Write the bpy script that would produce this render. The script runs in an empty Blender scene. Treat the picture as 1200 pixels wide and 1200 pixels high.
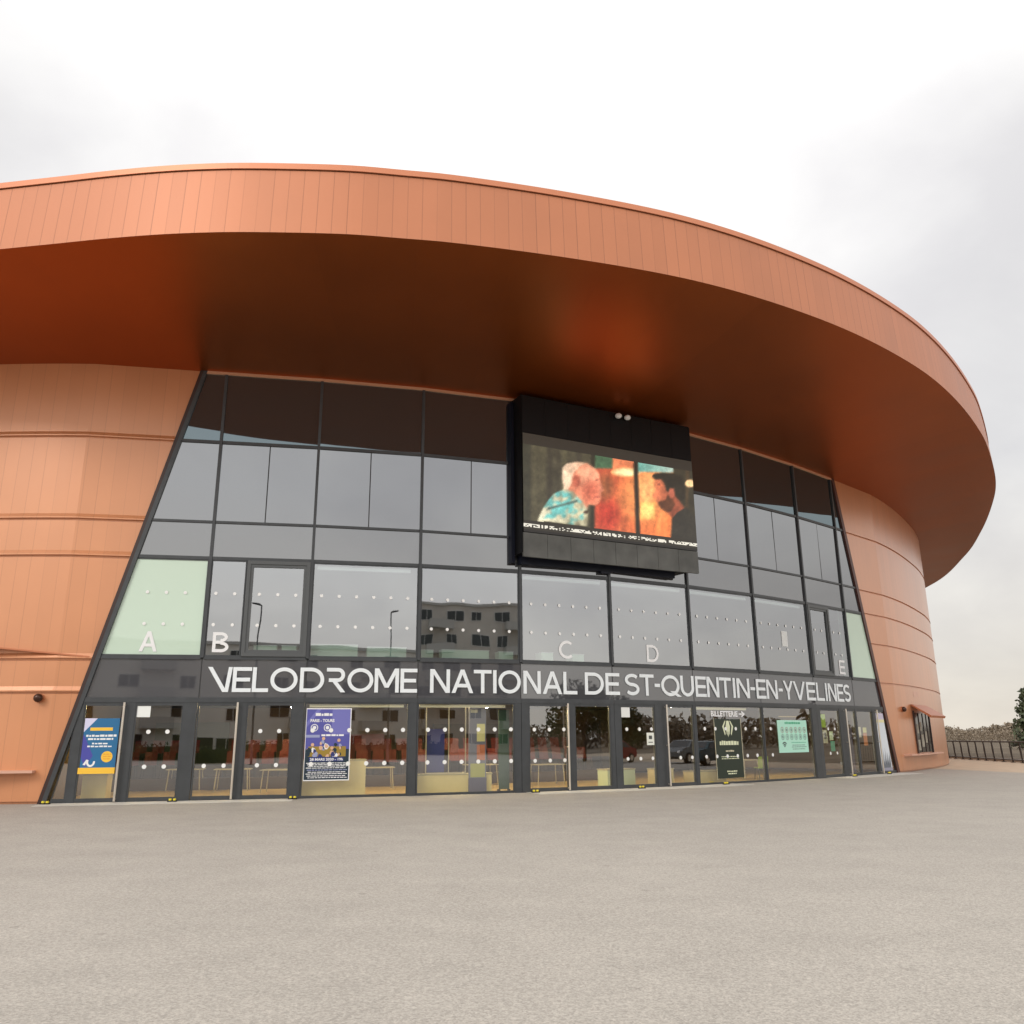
import bpy, math, random
from mathutils import Vector, Matrix, noise as mnoise
random.seed(7)
S = bpy.context.scene
COL = S.collection
R = math.radians

# ------------------------------------------------------------------ materials
def srgb(r, g, b):
    f = lambda c: (c/255/12.92) if c/255 <= .04045 else ((c/255+.055)/1.055)**2.4
    return (f(r), f(g), f(b), 1)
_mats = {}
def mat(name, col, rough=.5, metal=0., spec=.5, var=0., vscale=3., bump=0., bscale=30., emit=0.):
    if name in _mats: return _mats[name]
    m = bpy.data.materials.new(name); m.use_nodes = True
    nt = m.node_tree; b = nt.nodes['Principled BSDF']
    b.inputs['Base Color'].default_value = col if len(col) == 4 else (*col, 1)
    b.inputs['Roughness'].default_value = rough; b.inputs['Metallic'].default_value = metal
    b.inputs['Specular IOR Level'].default_value = spec
    if emit:
        b.inputs['Emission Color'].default_value = col if len(col) == 4 else (*col, 1)
        b.inputs['Emission Strength'].default_value = emit
    if var or bump:
        tc = nt.nodes.new('ShaderNodeTexCoord')
        if var:
            n = nt.nodes.new('ShaderNodeTexNoise'); n.inputs['Scale'].default_value = vscale; n.inputs['Detail'].default_value = 6
            nt.links.new(tc.outputs['Object'], n.inputs['Vector'])
            mp = nt.nodes.new('ShaderNodeMapRange'); mp.inputs[1].default_value = .3; mp.inputs[2].default_value = .7
            mp.inputs[3].default_value = 1-var; mp.inputs[4].default_value = 1+var
            nt.links.new(n.outputs['Fac'], mp.inputs[0])
            mx = nt.nodes.new('ShaderNodeVectorMath'); mx.operation = 'SCALE'
            mx.inputs[0].default_value = col[:3]; nt.links.new(mp.outputs[0], mx.inputs['Scale'])
            nt.links.new(mx.outputs[0], b.inputs['Base Color'])
        if bump:
            n2 = nt.nodes.new('ShaderNodeTexNoise'); n2.inputs['Scale'].default_value = bscale; n2.inputs['Detail'].default_value = 4
            nt.links.new(tc.outputs['Object'], n2.inputs['Vector'])
            bp = nt.nodes.new('ShaderNodeBump'); bp.inputs['Strength'].default_value = bump; bp.inputs['Distance'].default_value = .02
            nt.links.new(n2.outputs['Fac'], bp.inputs['Height']); nt.links.new(bp.outputs[0], b.inputs['Normal'])
    _mats[name] = m
    return m

def cladding(name, col, rough, metal, pitch, seam=.35, seamw=.03):
    """coil coated metal planks: narrow joints along the plan length (UV.x in metres), slight tone step per plank"""
    m = bpy.data.materials.new(name); m.use_nodes = True
    nt = m.node_tree; N = nt.nodes; L = nt.links; b = N['Principled BSDF']
    uv = N.new('ShaderNodeUVMap'); sep = N.new('ShaderNodeSeparateXYZ'); L.new(uv.outputs[0], sep.inputs[0])
    dv = N.new('ShaderNodeMath'); dv.operation = 'DIVIDE'; dv.inputs[1].default_value = pitch; L.new(sep.outputs[0], dv.inputs[0])
    fl = N.new('ShaderNodeMath'); fl.operation = 'FLOOR'; L.new(dv.outputs[0], fl.inputs[0])
    fr = N.new('ShaderNodeMath'); fr.operation = 'FRACT'; L.new(dv.outputs[0], fr.inputs[0])
    wn = N.new('ShaderNodeTexWhiteNoise'); wn.noise_dimensions = '1D'; L.new(fl.outputs[0], wn.inputs['W'])
    tone = N.new('ShaderNodeMapRange'); tone.inputs[3].default_value = .965; tone.inputs[4].default_value = 1.035; L.new(wn.outputs['Value'], tone.inputs[0])
    lt = N.new('ShaderNodeMath'); lt.operation = 'LESS_THAN'; lt.inputs[1].default_value = seamw/pitch; L.new(fr.outputs[0], lt.inputs[0])
    # each joint has its own depth of line
    jd = N.new('ShaderNodeMath'); jd.operation = 'MULTIPLY'; L.new(lt.outputs[0], jd.inputs[0])
    jw = N.new('ShaderNodeMapRange'); jw.inputs[3].default_value = .25*seam; jw.inputs[4].default_value = seam; L.new(wn.outputs['Value'], jw.inputs[0])
    L.new(jw.outputs[0], jd.inputs[1])
    inv = N.new('ShaderNodeMath'); inv.operation = 'SUBTRACT'; inv.inputs[0].default_value = 1; L.new(jd.outputs[0], inv.inputs[1])
    ml = N.new('ShaderNodeMath'); ml.operation = 'MULTIPLY'; L.new(tone.outputs[0], ml.inputs[0]); L.new(inv.outputs[0], ml.inputs[1])
    tc = N.new('ShaderNodeTexCoord'); nz = N.new('ShaderNodeTexNoise'); nz.inputs['Scale'].default_value = .35; nz.inputs['Detail'].default_value = 5
    L.new(tc.outputs['Object'], nz.inputs['Vector'])
    mr = N.new('ShaderNodeMapRange'); mr.inputs[1].default_value = .3; mr.inputs[2].default_value = .7; mr.inputs[3].default_value = .94; mr.inputs[4].default_value = 1.06
    L.new(nz.outputs['Fac'], mr.inputs[0])
    ml2 = N.new('ShaderNodeMath'); ml2.operation = 'MULTIPLY'; L.new(ml.outputs[0], ml2.inputs[0]); L.new(mr.outputs[0], ml2.inputs[1])
    sc = N.new('ShaderNodeVectorMath'); sc.operation = 'SCALE'; sc.inputs[0].default_value = col; L.new(ml2.outputs[0], sc.inputs['Scale'])
    L.new(sc.outputs[0], b.inputs['Base Color'])
    b.inputs['Metallic'].default_value = metal
    rr = N.new('ShaderNodeMapRange'); rr.inputs[3].default_value = rough-.03; rr.inputs[4].default_value = rough+.05; L.new(nz.outputs['Fac'], rr.inputs[0])
    L.new(rr.outputs[0], b.inputs['Roughness'])
    bp = N.new('ShaderNodeBump'); bp.inputs['Strength'].default_value = .6; bp.inputs['Distance'].default_value = .01; bp.invert = True
    L.new(jd.outputs[0], bp.inputs['Height']); L.new(bp.outputs[0], b.inputs['Normal'])
    return m

def schlick(nt, ior):
    """Fresnel reflectance from either side of a thin coated pane (Schlick)"""
    r0 = ((ior-1)/(ior+1))**2; N = nt.nodes; L = nt.links
    lw = N.new('ShaderNodeLayerWeight'); lw.inputs['Blend'].default_value = .5
    p = N.new('ShaderNodeMath'); p.operation = 'POWER'; p.inputs[1].default_value = 5; L.new(lw.outputs['Facing'], p.inputs[0])
    r = N.new('ShaderNodeMapRange'); r.inputs[3].default_value = r0; r.inputs[4].default_value = 1; L.new(p.outputs[0], r.inputs[0])
    return r

def glass(name, ior, tint, wav=.012):
    """coated glazing: clear tinted transmission under a mirror reflection with a Fresnel rise"""
    m = bpy.data.materials.new(name); m.use_nodes = True
    nt = m.node_tree; N = nt.nodes; L = nt.links
    N.remove(N['Principled BSDF']); out = N['Material Output']
    tr = N.new('ShaderNodeBsdfTransparent'); tr.inputs[0].default_value = (*tint, 1)
    gl = N.new('ShaderNodeBsdfGlossy'); gl.inputs['Roughness'].default_value = .012; gl.inputs[0].default_value = (.90, .93, .97, 1)
    fr = schlick(nt, ior)
    mx = N.new('ShaderNodeMixShader')
    tc = N.new('ShaderNodeTexCoord'); nz = N.new('ShaderNodeTexNoise'); nz.inputs['Scale'].default_value = .55; nz.inputs['Detail'].default_value = 1
    L.new(tc.outputs['Object'], nz.inputs['Vector'])
    bp = N.new('ShaderNodeBump'); bp.inputs['Strength'].default_value = 1; bp.inputs['Distance'].default_value = wav; L.new(nz.outputs['Fac'], bp.inputs['Height'])
    L.new(bp.outputs[0], gl.inputs['Normal'])
    L.new(fr.outputs[0], mx.inputs[0]); L.new(tr.outputs[0], mx.inputs[1]); L.new(gl.outputs[0], mx.inputs[2]); L.new(mx.outputs[0], out.inputs[0])
    return m

def spandrel_mat(name, col, ior, wav=.005, gcol=(.93, .95, .97)):
    m = bpy.data.materials.new(name); m.use_nodes = True
    nt = m.node_tree; N = nt.nodes; L = nt.links; out = N['Material Output']
    b = N['Principled BSDF']; b.inputs['Base Color'].default_value = (*col, 1); b.inputs['Roughness'].default_value = .6; b.inputs['Specular IOR Level'].default_value = 0
    gl = N.new('ShaderNodeBsdfGlossy'); gl.inputs['Roughness'].default_value = .02; gl.inputs[0].default_value = (*gcol, 1)
    fr = schlick(nt, ior)
    mx = N.new('ShaderNodeMixShader')
    tc = N.new('ShaderNodeTexCoord'); nz = N.new('ShaderNodeTexNoise'); nz.inputs['Scale'].default_value = .5; nz.inputs['Detail'].default_value = 1
    L.new(tc.outputs['Object'], nz.inputs['Vector'])
    bp = N.new('ShaderNodeBump'); bp.inputs['Strength'].default_value = 1; bp.inputs['Distance'].default_value = wav; L.new(nz.outputs['Fac'], bp.inputs['Height'])
    L.new(bp.outputs[0], gl.inputs['Normal'])
    L.new(fr.outputs[0], mx.inputs[0]); L.new(b.outputs[0], mx.inputs[1]); L.new(gl.outputs[0], mx.inputs[2]); L.new(mx.outputs[0], out.inputs[0])
    return m

COPPER = (.60, .225, .105)
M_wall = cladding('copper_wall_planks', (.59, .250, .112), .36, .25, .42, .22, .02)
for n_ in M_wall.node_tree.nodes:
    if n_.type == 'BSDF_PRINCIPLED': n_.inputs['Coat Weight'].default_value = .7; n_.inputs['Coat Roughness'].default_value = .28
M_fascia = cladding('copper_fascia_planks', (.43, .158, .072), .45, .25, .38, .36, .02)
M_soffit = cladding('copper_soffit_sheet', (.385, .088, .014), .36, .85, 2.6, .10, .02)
M_trim = mat('copper_trim', (.50, .18, .085), .4, .3)
M_jamb = mat('dark_brown_jamb', (.035, .014, .010), .45)
M_alu = mat('anthracite_aluminium', (.050, .054, .058), .42, .15, var=.12)
M_frame = mat('grey_window_frame', (.085, .09, .092), .42, .15)
M_joint = mat('black_gasket', (.02, .021, .022), .6)
G_up = glass('coated_upper_glass', 3.7, (.62, .70, .68), .0035)
G_low = glass('clear_lower_glass', 2.9, (.95, .94, .76), .003)
M_milk = spandrel_mat('pale_green_laminated_glass', (.56, .69, .57), 1.6, .003)
M_spA = spandrel_mat('upper_spandrel_glass', (.020, .021, .022), 2.92, .0025, (.93, .95, .98))
M_spT = spandrel_mat('head_spandrel_glass', (.018, .019, .020), 2.75, .0025, (.58, .72, .78))
M_spB = spandrel_mat('lower_spandrel_glass', (.035, .034, .036), 2.75)
M_band = spandrel_mat('sign_band_glass', (.070, .070, .077), 2.05, .003)
M_mint = mat('pale_green_board', (.52, .70, .56), .6, var=.06, vscale=.6)
M_white = mat('white_vinyl', (.80, .80, .80), .5)
M_dot = mat('white_dot_sticker', (.82, .82, .80), .5)
M_letter = mat('white_letter_paint', (.78, .82, .84), .35)
M_steel = mat('brushed_steel', (.72, .66, .58), .32, .85)
M_black = mat('black_coated_metal', (.004, .004, .005), .55, spec=.25)
M_navy = mat('black_blue_metal', (.006, .008, .018), .5, spec=.3)
M_yellow = mat('yellow_rubber', (.75, .62, .04), .5)
M_cream = mat('cream_laminate', (.66, .56, .33), .5, var=.05, vscale=2)
M_floorin = mat('beige_tile_floor', (.50, .36, .18), .35, var=.12, vscale=1.5)
M_inwall = mat('brown_interior_wall', (.13, .085, .05), .7, var=.35, vscale=.5)
M_inceil = mat('dark_ceiling', (.10, .09, .075), .8)
M_upwall = mat('grey_upper_wall', (.22, .23, .23), .7, var=.2, vscale=.4)
M_red = mat('red_seat_plastic', (.12, .010, .010), .6)
M_wtable = mat('white_table', (.40, .36, .27), .4)
M_green = mat('lime_green_plastic', (.24, .38, .02), .45)
M_lampE = mat('warm_lamp_glow', (1.0, .78, .42), emit=800.)
M_conc = mat('pale_concrete', (.52, .50, .45), .85, var=.12, vscale=2, bump=.15)

# ------------------------------------------------------------------ mesh builder
class MB:
    def __init__(s): s.v = []; s.f = []; s.m = []; s.uv = {}
    def face(s, pts, mi=0, uv=None):
        i = len(s.v); s.v += [tuple(p) for p in pts]; s.f.append(tuple(range(i, i+len(pts)))); s.m.append(mi)
        if uv: s.uv[len(s.f)-1] = uv
    def grid(s, rows, mi=0, uvs=None, closed=False):
        n = len(rows[0]); i = len(s.v)
        for r in rows: s.v += [tuple(p) for p in r]
        for a in range(len(rows)-1):
            for b in range(n if closed else n-1):
                c = (b+1) % n
                s.f.append((i+a*n+b, i+a*n+c, i+(a+1)*n+c, i+(a+1)*n+b)); s.m.append(mi)
                if uvs: s.uv[len(s.f)-1] = [uvs[a][b], uvs[a][b+1 if closed else c], uvs[a+1][b+1 if closed else c], uvs[a+1][b]]
    def prism(s, front, back, mi=0):
        n = len(front); i = len(s.v); s.v += [tuple(p) for p in front]+[tuple(p) for p in back]
        s.f.append(tuple(range(i, i+n))); s.f.append(tuple(reversed(range(i+n, i+2*n)))); s.m += [mi, mi]
        for a in range(n):
            b = (a+1) % n; s.f.append((i+a, i+n+a, i+n+b, i+b)); s.m.append(mi)
    def box(s, x0, x1, y0, y1, z0, z1, mi=0):
        s.prism([(x0, y0, z0), (x1, y0, z0), (x1, y1, z0), (x0, y1, z0)][::-1], [(x0, y0, z1), (x1, y0, z1), (x1, y1, z1), (x0, y1, z1)][::-1], mi)
    def tube(s, pts, rads, n=10, mi=0, caps=True):
        pts = [Vector(p) for p in pts]
        if not hasattr(rads, '__len__'): rads = [rads]*len(pts)
        rows = []
        for k, p in enumerate(pts):
            d = (pts[min(k+1, len(pts)-1)]-pts[max(k-1, 0)]).normalized()
            a = d.cross(Vector((0, 0, 1)))
            if a.length < .05: a = d.cross(Vector((1, 0, 0)))
            a.normalize(); b = d.cross(a)
            rows.append([p+(a*math.cos(t)+b*math.sin(t))*rads[k] for t in [2*math.pi*j/n for j in range(n)]])
        s.grid(rows, mi, closed=True)
        if caps: s.face(rows[0], mi); s.face(rows[-1][::-1], mi)
    def disc(s, c, ax, ay, r, n=14, mi=0):
        s.face([c+ax*(r*math.cos(2*math.pi*j/n))+ay*(r*math.sin(2*math.pi*j/n)) for j in range(n)], mi)
    def ball(s, c, rx, ry, rz, n=12, mi=0):
        rows = []
        for a in range(n//2+1):
            th = math.pi*a/(n//2)
            rows.append([(c[0]+rx*math.sin(th)*math.cos(2*math.pi*j/n), c[1]+ry*math.sin(th)*math.sin(2*math.pi*j/n), c[2]+rz*math.cos(th)) for j in range(n)])
        s.grid(rows, mi, closed=True)
    def build(s, name, mats, parent=None, loc=None, smooth=False, fixn=True):
        base = Vector(loc) if loc is not None else Vector((0, 0, 0))
        if parent is not None:
            p = parent
            while p.parent: p = p.parent
            base = Vector(p['_o']) if '_o' in p else Vector(p.location)
        me = bpy.data.meshes.new(name)
        me.from_pydata([tuple(Vector(q)-base) for q in s.v], [], s.f)
        for m in (mats if isinstance(mats, (list, tuple)) else [mats]): me.materials.append(m)
        me.polygons.foreach_set('material_index', s.m)
        if s.uv:
            l = me.uv_layers.new(name='UVMap')
            for pi, uv in s.uv.items():
                for li, c in zip(me.polygons[pi].loop_indices, uv): l.data[li].uv = c
        if smooth:
            me.polygons.foreach_set('use_smooth', [True]*len(me.polygons))
        me.update()
        o = bpy.data.objects.new(name, me); COL.objects.link(o)
        if parent is not None: o.parent = parent
        else: o.location = base
        return o

def tag(o, label=None, cat=None, group=None, kind=None):
    if label: o['label'] = label
    if cat: o['category'] = cat
    if group: o['group'] = group
    if kind: o['kind'] = kind
    return o
def empty(name, loc, label=None, cat=None, group=None):
    o = bpy.data.objects.new(name, None); COL.objects.link(o); o.location = loc; o.empty_display_size = .3
    return tag(o, label, cat, group)
def copy_tree(o, loc=None, rz=None, label=None, parent=None, scale=None):
    c = o.copy(); COL.objects.link(c)
    if parent is not None: c.parent = parent
    if loc is not None: c.location = loc
    if rz is not None: c.rotation_euler = (0, 0, rz)
    if scale is not None: c.scale = (scale,)*3
    if label: c['label'] = label
    for ch in list(o.children): copy_tree(ch, parent=c)
    return c

_font = {}
def text_geo(txt, size, off=0.):
    k = (txt, size, off)
    if k not in _font:
        cu = bpy.data.curves.new('t', 'FONT'); cu.body = txt; cu.size = size; cu.resolution_u = 3; cu.offset = off
        o = bpy.data.objects.new('t', cu); COL.objects.link(o)
        dg = bpy.context.evaluated_depsgraph_get(); me = o.evaluated_get(dg).to_mesh()
        vs = [tuple(v.co) for v in me.vertices]; fs = [tuple(p.vertices) for p in me.polygons]
        bpy.data.objects.remove(o); bpy.data.curves.remove(cu)
        _font[k] = (vs, fs)
    return _font[k]

# ------------------------------------------------------------------ plan of the building (metres)
MU = [Vector(p) for p in [(-13.45, 24.87), (-9.46, 25.64), (-6.41, 26.23), (-3.05, 27.05), (.24, 28.15), (3.45, 29.59), (6.63, 31.41), (9.70, 33.54), (12.63, 35.84), (15.12, 38.0), (18.2, 40.8)]]
LEN = [(MU[k+1]-MU[k]).length for k in range(10)]
DIR = [(MU[k+1]-MU[k]).normalized() for k in range(10)]
NOR = [Vector((d.y, -d.x)) for d in DIR]
CUM = [0]
for l in LEN: CUM.append(CUM[-1]+l)
Z_DOOR, Z_SILL, Z_WH, Z_SP, Z_UP, Z_SOF, Z_RIM, Z_TOP = 2.90, 4.13, 7.22, 8.39, 11.07, 13.53, 14.0, 16.05
def F(k, u, w, z):
    p = MU[k]+DIR[k]*u+NOR[k]*w
    return Vector((p.x, p.y, z))
def fbox(mb, k, u0, u1, w0, w1, z0, z1, mi=0):
    a = [F(k, u0, w1, z0), F(k, u1, w1, z0), F(k, u1, w1, z1), F(k, u0, w1, z1)]
    b = [F(k, u0, w0, z0), F(k, u1, w0, z0), F(k, u1, w0, z1), F(k, u0, w0, z1)]
    mb.prism(a, b, mi)
def fpoly(mb, k, pts, w, mi=0, th=None):
    a = [F(k, u, w, z) for u, z in pts]
    if th: mb.prism(a, [F(k, u, w-th, z) for u, z in pts], mi)
    else: mb.face(a, mi)
def ftext(mb, k, u, w, z, txt, size, mi=0, width=None, th=0, off=0.):
    vs, fs = text_geo(txt, size, off)
    mx = max(v[0] for v in vs); sx = (width/mx) if width else 1
    i = len(mb.v)
    mb.v += [tuple(F(k, u+v[0]*sx, w, z+v[1])) for v in vs]
    for f in fs: mb.f.append(tuple(i+j for j in f)); mb.m.append(mi)
def seg_of(s):
    for k in range(10):
        if s <= CUM[k+1]+1e-6: return k, s-CUM[k]
    return 9, s-CUM[9]

def catmull(pts, n=8, closed=False):
    P = [Vector(p) for p in pts]; out = []; N = len(P)
    rng = range(N) if closed else range(N-1)
    for i in rng:
        p0 = P[(i-1) % N] if closed or i > 0 else P[0]*2-P[1]
        p1 = P[i]; p2 = P[(i+1) % N]; p3 = P[(i+2) % N] if closed or i+2 < N else P[-1]*2-P[-2]
        for j in range(n):
            t = j/n
            out.append(.5*((2*p1)+(p2-p0)*t+(2*p0-5*p1+4*p2-p3)*t*t+(3*p1-p0-3*p2+p3)*t**3))
    if not closed: out.append(P[-1])
    return out

LEFT = catmull([(-62, 52), (-53, 38.5), (-42, 31), (-31, 26.8), (-23, 25.3), (-17, 24.86), (-13.45, 24.87), (-11.4, 25.25)], 12)
LEFT = LEFT[:12*6+1]                       # ends on the first mullion line
RIGHT = catmull([(16.4, 39.1), (18.2, 40.8), (20.2, 43.15), (22.4, 46.15), (24.35, 49.1), (26.25, 52.6), (27.6, 56.5), (28.6, 62), (28.2, 72), (24, 84), (12, 95), (-15, 102), (-45, 92), (-60, 72), (-62, 52)], 12)[12:]
WALL_LOOP = LEFT[:-1]+MU[:-1]+RIGHT[:-1]

BOT = [(-13.18, 19.01), (-11.74, 18.8), (-10.33, 18.59), (-8.96, 18.43), (-7.65, 18.35), (-6.36, 18.35), (-4.24, 18.46), (-2.76, 18.67), (-1.26, 18.93), (1.41, 19.59), (4.2, 20.46), (6.45, 21.42), (8.79, 22.7), (10.86, 24.05), (12.93, 25.65), (14.95, 27.46), (17.08, 29.75), (19.27, 32.45), (21.24, 35.19), (24.32, 40.1), (26.57, 44.46), (29.42, 50.86), (32.39, 58.62), (35.6, 70), (36.3, 83.5), (30.4, 96.5), (12, 105.5), (-16, 109.5), (-52, 100.5), (-69.5, 77.8), (-69.5, 52), (-57.5, 34), (-43.5, 25.8), (-32.5, 22), (-23.5, 20.5), (-17.6, 19.66)]
RIMB = catmull(BOT, 10, True)
CEN = Vector((-8, 60))
def radial(loop, ang):
    d = Vector((math.cos(ang), math.sin(ang))); best = None
    n = len(loop)
    for i in range(n):
        a = loop[i]-CEN; b = loop[(i+1) % n]-CEN
        ca = d.x*a.y-d.y*a.x; cb = d.x*b.y-d.y*b.x
        if (ca <= 0 < cb) or (cb <= 0 < ca):
            t = ca/(ca-cb); p = a.lerp(b, t)
            if p.dot(d) > 0: best = p+CEN if best is None or p.length > (best-CEN).length else best
    return best
# angles: fine on the visible front and right side; every mullion line gets its own angle so the soffit meets the flat panes exactly
ANG = [R(a) for a in [-180+2.5*i for i in range(18)]]
ANG += [R(-135+0.4*i) for i in range(400)]
ANG += [R(25+2.5*i) for i in range(62)]
for m in MU: ANG.append(math.atan2(m.y-CEN.y, m.x-CEN.x))
ANG = sorted(ANG); ANG = [a for i, a in enumerate(ANG) if i == 0 or a-ANG[i-1] > 1e-5]
RW = [radial(WALL_LOOP, a) for a in ANG]; RB = [radial(RIMB, a) for a in ANG]
keep = [i for i in range(len(ANG)) if RW[i] and RB[i]]
RW = [RW[i] for i in keep]; RB = [RB[i] for i in keep]
NA = len(RW)
def cum(loop):
    c = [0]
    for i in range(len(loop)): c.append(c[-1]+(loop[(i+1) % len(loop)]-loop[i]).length)
    return c
def inset(loop, d):
    out = []; n = len(loop)
    for i in range(n):
        t = (loop[(i+1) % n]-loop[i-1]).normalized(); out.append(loop[i]+Vector((t.y, -t.x))*d)   # +d = outwards
    return out

RT = inset(RB, -.10)                         # the fascia leans in a touch at its top

# ------------------------------------------------------------------ the velodrome
VB = empty('velodrome_building', (0, 28, 0), 'large oval velodrome with copper cladding, overhanging roof and dark glass front', 'building')

# roof edge
cs = cum(RB)
mb = MB()
out_t = [RT[i] for i in range(NA)]
mid = [RB[i].lerp(RT[i], .5) for i in range(NA)]
rows = [[(p.x, p.y, Z_RIM) for p in RB], [(p.x, p.y, (Z_RIM+Z_TOP)/2) for p in mid], [(p.x, p.y, Z_TOP-.17) for p in [RB[i].lerp(RT[i], 1-.17/(Z_TOP-Z_RIM)) for i in range(NA)]]]
uvs = [[(cs[i], z) for i in range(NA+1)] for z in (Z_RIM, 15.0, 15.9)]
mb.grid(rows, 0, uvs, closed=True)
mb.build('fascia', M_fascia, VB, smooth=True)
mb = MB()
o1 = inset([RB[i].lerp(RT[i], 1-.15/(Z_TOP-Z_RIM)) for i in range(NA)], .045); o2 = inset(RT, .045); o3 = inset(RT, -.35)
o0 = inset([RB[i].lerp(RT[i], 1-.17/(Z_TOP-Z_RIM)) for i in range(NA)], -.01)
mb.grid([[(p.x, p.y, Z_TOP-.15) for p in o0], [(p.x, p.y, Z_TOP-.15) for p in o1], [(p.x, p.y, Z_TOP+.02) for p in o2], [(p.x, p.y, Z_TOP+.02) for p in o3]], 0, closed=True)
mb.build('coping', M_trim, VB)
mb = MB()
rr = [[(p.x, p.y, Z_TOP+.015) for p in o3]]
for t, dz in ((.25, .6), (.5, 1.4), (.75, 1.9), (.97, 2.1)):
    rr.append([(p.x+(CEN.x-p.x)*t, p.y+(CEN.y-p.y)*t, Z_TOP-.3+dz) for p in o3])
mb.grid(rr, 0, closed=True); mb.face(rr[-1], 0)
mb.build('roof', mat('grey_roof_membrane', (.3, .3, .3), .8, var=.1), VB, smooth=True)
# soffit
mb = MB(); rows = []; uvs = []
NS = 8
for j in range(NS+1):
    t = j/NS
    z = Z_SOF+(Z_RIM-Z_SOF)*t
    rows.append([(RW[i].x+(RB[i].x-RW[i].x)*t, RW[i].y+(RB[i].y-RW[i].y)*t, z) for i in range(NA)])
    uvs.append([(cs[i], t*6) for i in range(NA+1)])
mb.grid(rows, 0, uvs, closed=True)
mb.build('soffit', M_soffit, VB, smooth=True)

# clad walls: a lapped profile swept along the plan, the ends cut along the leaning jambs
def wall(name, curve, endcut, seams, flange, at_end):
    """curve: plan points; endcut(z) -> plan point where the wall stops at height z; at_end: the cut is at the last point"""
    prof = [(-.08, 0.), (-.08, .07), (0, .075)]
    for z in seams:
        if flange: prof += [(0, z-.07), (-.035, z-.055), (-.035, z-.012), (.055, z), (.055, z+.035), (0, z+.15)]
        else: prof += [(0, z-.06), (-.05, z-.045), (-.05, z+.015), (0.02, z+.02), (0, z+.03)]
    prof += [(0, Z_SOF+.25)]
    n = len(curve); rows = []; uvs = []
    cl = [0]
    for a, b in zip(curve, curve[1:]): cl.append(cl[-1]+(b-a).length)
    for off, z in prof:
        e = endcut(z); ref = curve[-1] if at_end else curve[0]
        pts = list(curve)
        # points past the cut collapse on it
        d = (curve[-1]-curve[-2]).normalized() if at_end else (curve[0]-curve[1]).normalized()
        if at_end: pts.append(e)
        else: pts.insert(0, e)
        row = []; uv = []
        m = len(pts)
        for i, p in enumerate(pts):
            t = (pts[min(i+1, m-1)]-pts[max(i-1, 0)])
            if t.length < 1e-6: t = DIR[0] if at_end else DIR[9]
            t = t.normalized(); nrm = Vector((t.y, -t.x))
            q = p+nrm*off; row.append((q.x, q.y, z))
            ss = cl[min(i, n-1)] if at_end else (cl[i-1] if i > 0 else 0)
            if at_end and i == m-1: ss = cl[-1]+(e-curve[-1]).length
            if not at_end and i == 0: ss = -(e-curve[0]).length
            uv.append((ss, z))
        rows.append(row); uvs.append(uv)
    mb = MB(); mb.grid(rows, 0, uvs)
    return mb.build(name, M_wall, VB, smooth=False)
SL = .24; UJ0 = .0; UJ1 = 3.55
NUB = .055                                   # cladding stands a little proud of the glass line
lcurve = [p.copy() for p in LEFT]
def lcut(z): p = MU[0]+DIR[0]*(max(z, .02)*SL); return p
w1 = wall('cladding_wall', lcurve, lcut, [3.12, 4.08, 7.2, 8.36, 11.05], True, True)
w1['label'] = 'copper clad wall left of the glass front with lapped bands'
rcurve = [p.copy() for p in RIGHT]
def rcut(z): return MU[9]+DIR[9]*(min(UJ1-z*SL, LEN[9]-.03))
w2 = wall('cladding_wall', rcurve, rcut, [4.05, 5.85, 7.25, 8.35, 11.05], False, False)
w2['label'] = 'copper clad wall curving away right of the glass front'
# slanting dark jambs
mb = MB()
def jamb(k, f0, wd, sgn, mi):
    a = []; b = []
    for z in (0, Z_SOF):
        u = f0(z); a.append((u, z)); b.append((u+wd*sgn, z))
    pts = [a[0], b[0], b[1], a[1]]
    if sgn < 0: pts = [b[0], a[0], a[1], b[1]]
    fpoly(mb, k, pts, .075, mi, .35)
jamb(0, lambda z: z*SL-.02, .10, 1, 0); jamb(0, lambda z: z*SL+.08, .12, 1, 1)
mb.build('jamb', [M_jamb, M_alu], VB)
mb = MB(); jamb(9, lambda z: UJ1-z*SL+.05, .24, -1, 0); mb.build('jamb', mat('red_brown_jamb', (.075, .022, .014), .45), VB)
# light strip where the glass meets the soffit
mb = MB()
for k in range(10):
    u0 = 3.27 if k == 0 else 0; u1 = .30 if k == 9 else LEN[k]
    fbox(mb, k, u0, u1, .0, .06, Z_SOF-.09, Z_SOF+.02)
mb.build('head_trim', mat('light_copper_trim', (.62, .33, .2), .45, .2), VB)

def lo(k, z): return z*SL+.2 if k == 0 else 0.
def hi(k, z): return UJ1-z*SL-.19 if k == 9 else LEN[k]
def clip(k, u0, u1, z0, z1):
    a0, a1 = max(u0, lo(k, z0)), max(u0, lo(k, z1)); b0, b1 = min(u1, hi(k, z0)), min(u1, hi(k, z1))
    return [(a0, z0), (b0, z0), (b1, z1), (a1, z1)]
rnd = random.Random(3)
def pane(mb, k, pts, mi=0, w=0., tilt=.0030):
    a, b = rnd.uniform(-tilt, tilt), rnd.uniform(-tilt, tilt)
    uc = sum(p[0] for p in pts)/len(pts); zc = sum(p[1] for p in pts)/len(pts)
    mb.face([F(k, u, w+a*(u-uc)+b*(z-zc), z) for u, z in pts], mi)
def dots(mb, k, us, z, r, w=.020):
    t = Vector((DIR[k].x, DIR[k].y, 0))
    for u in us: mb.disc(F(k, u, w, z), t, Vector((0, 0, 1)), r, 14, 1)

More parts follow.
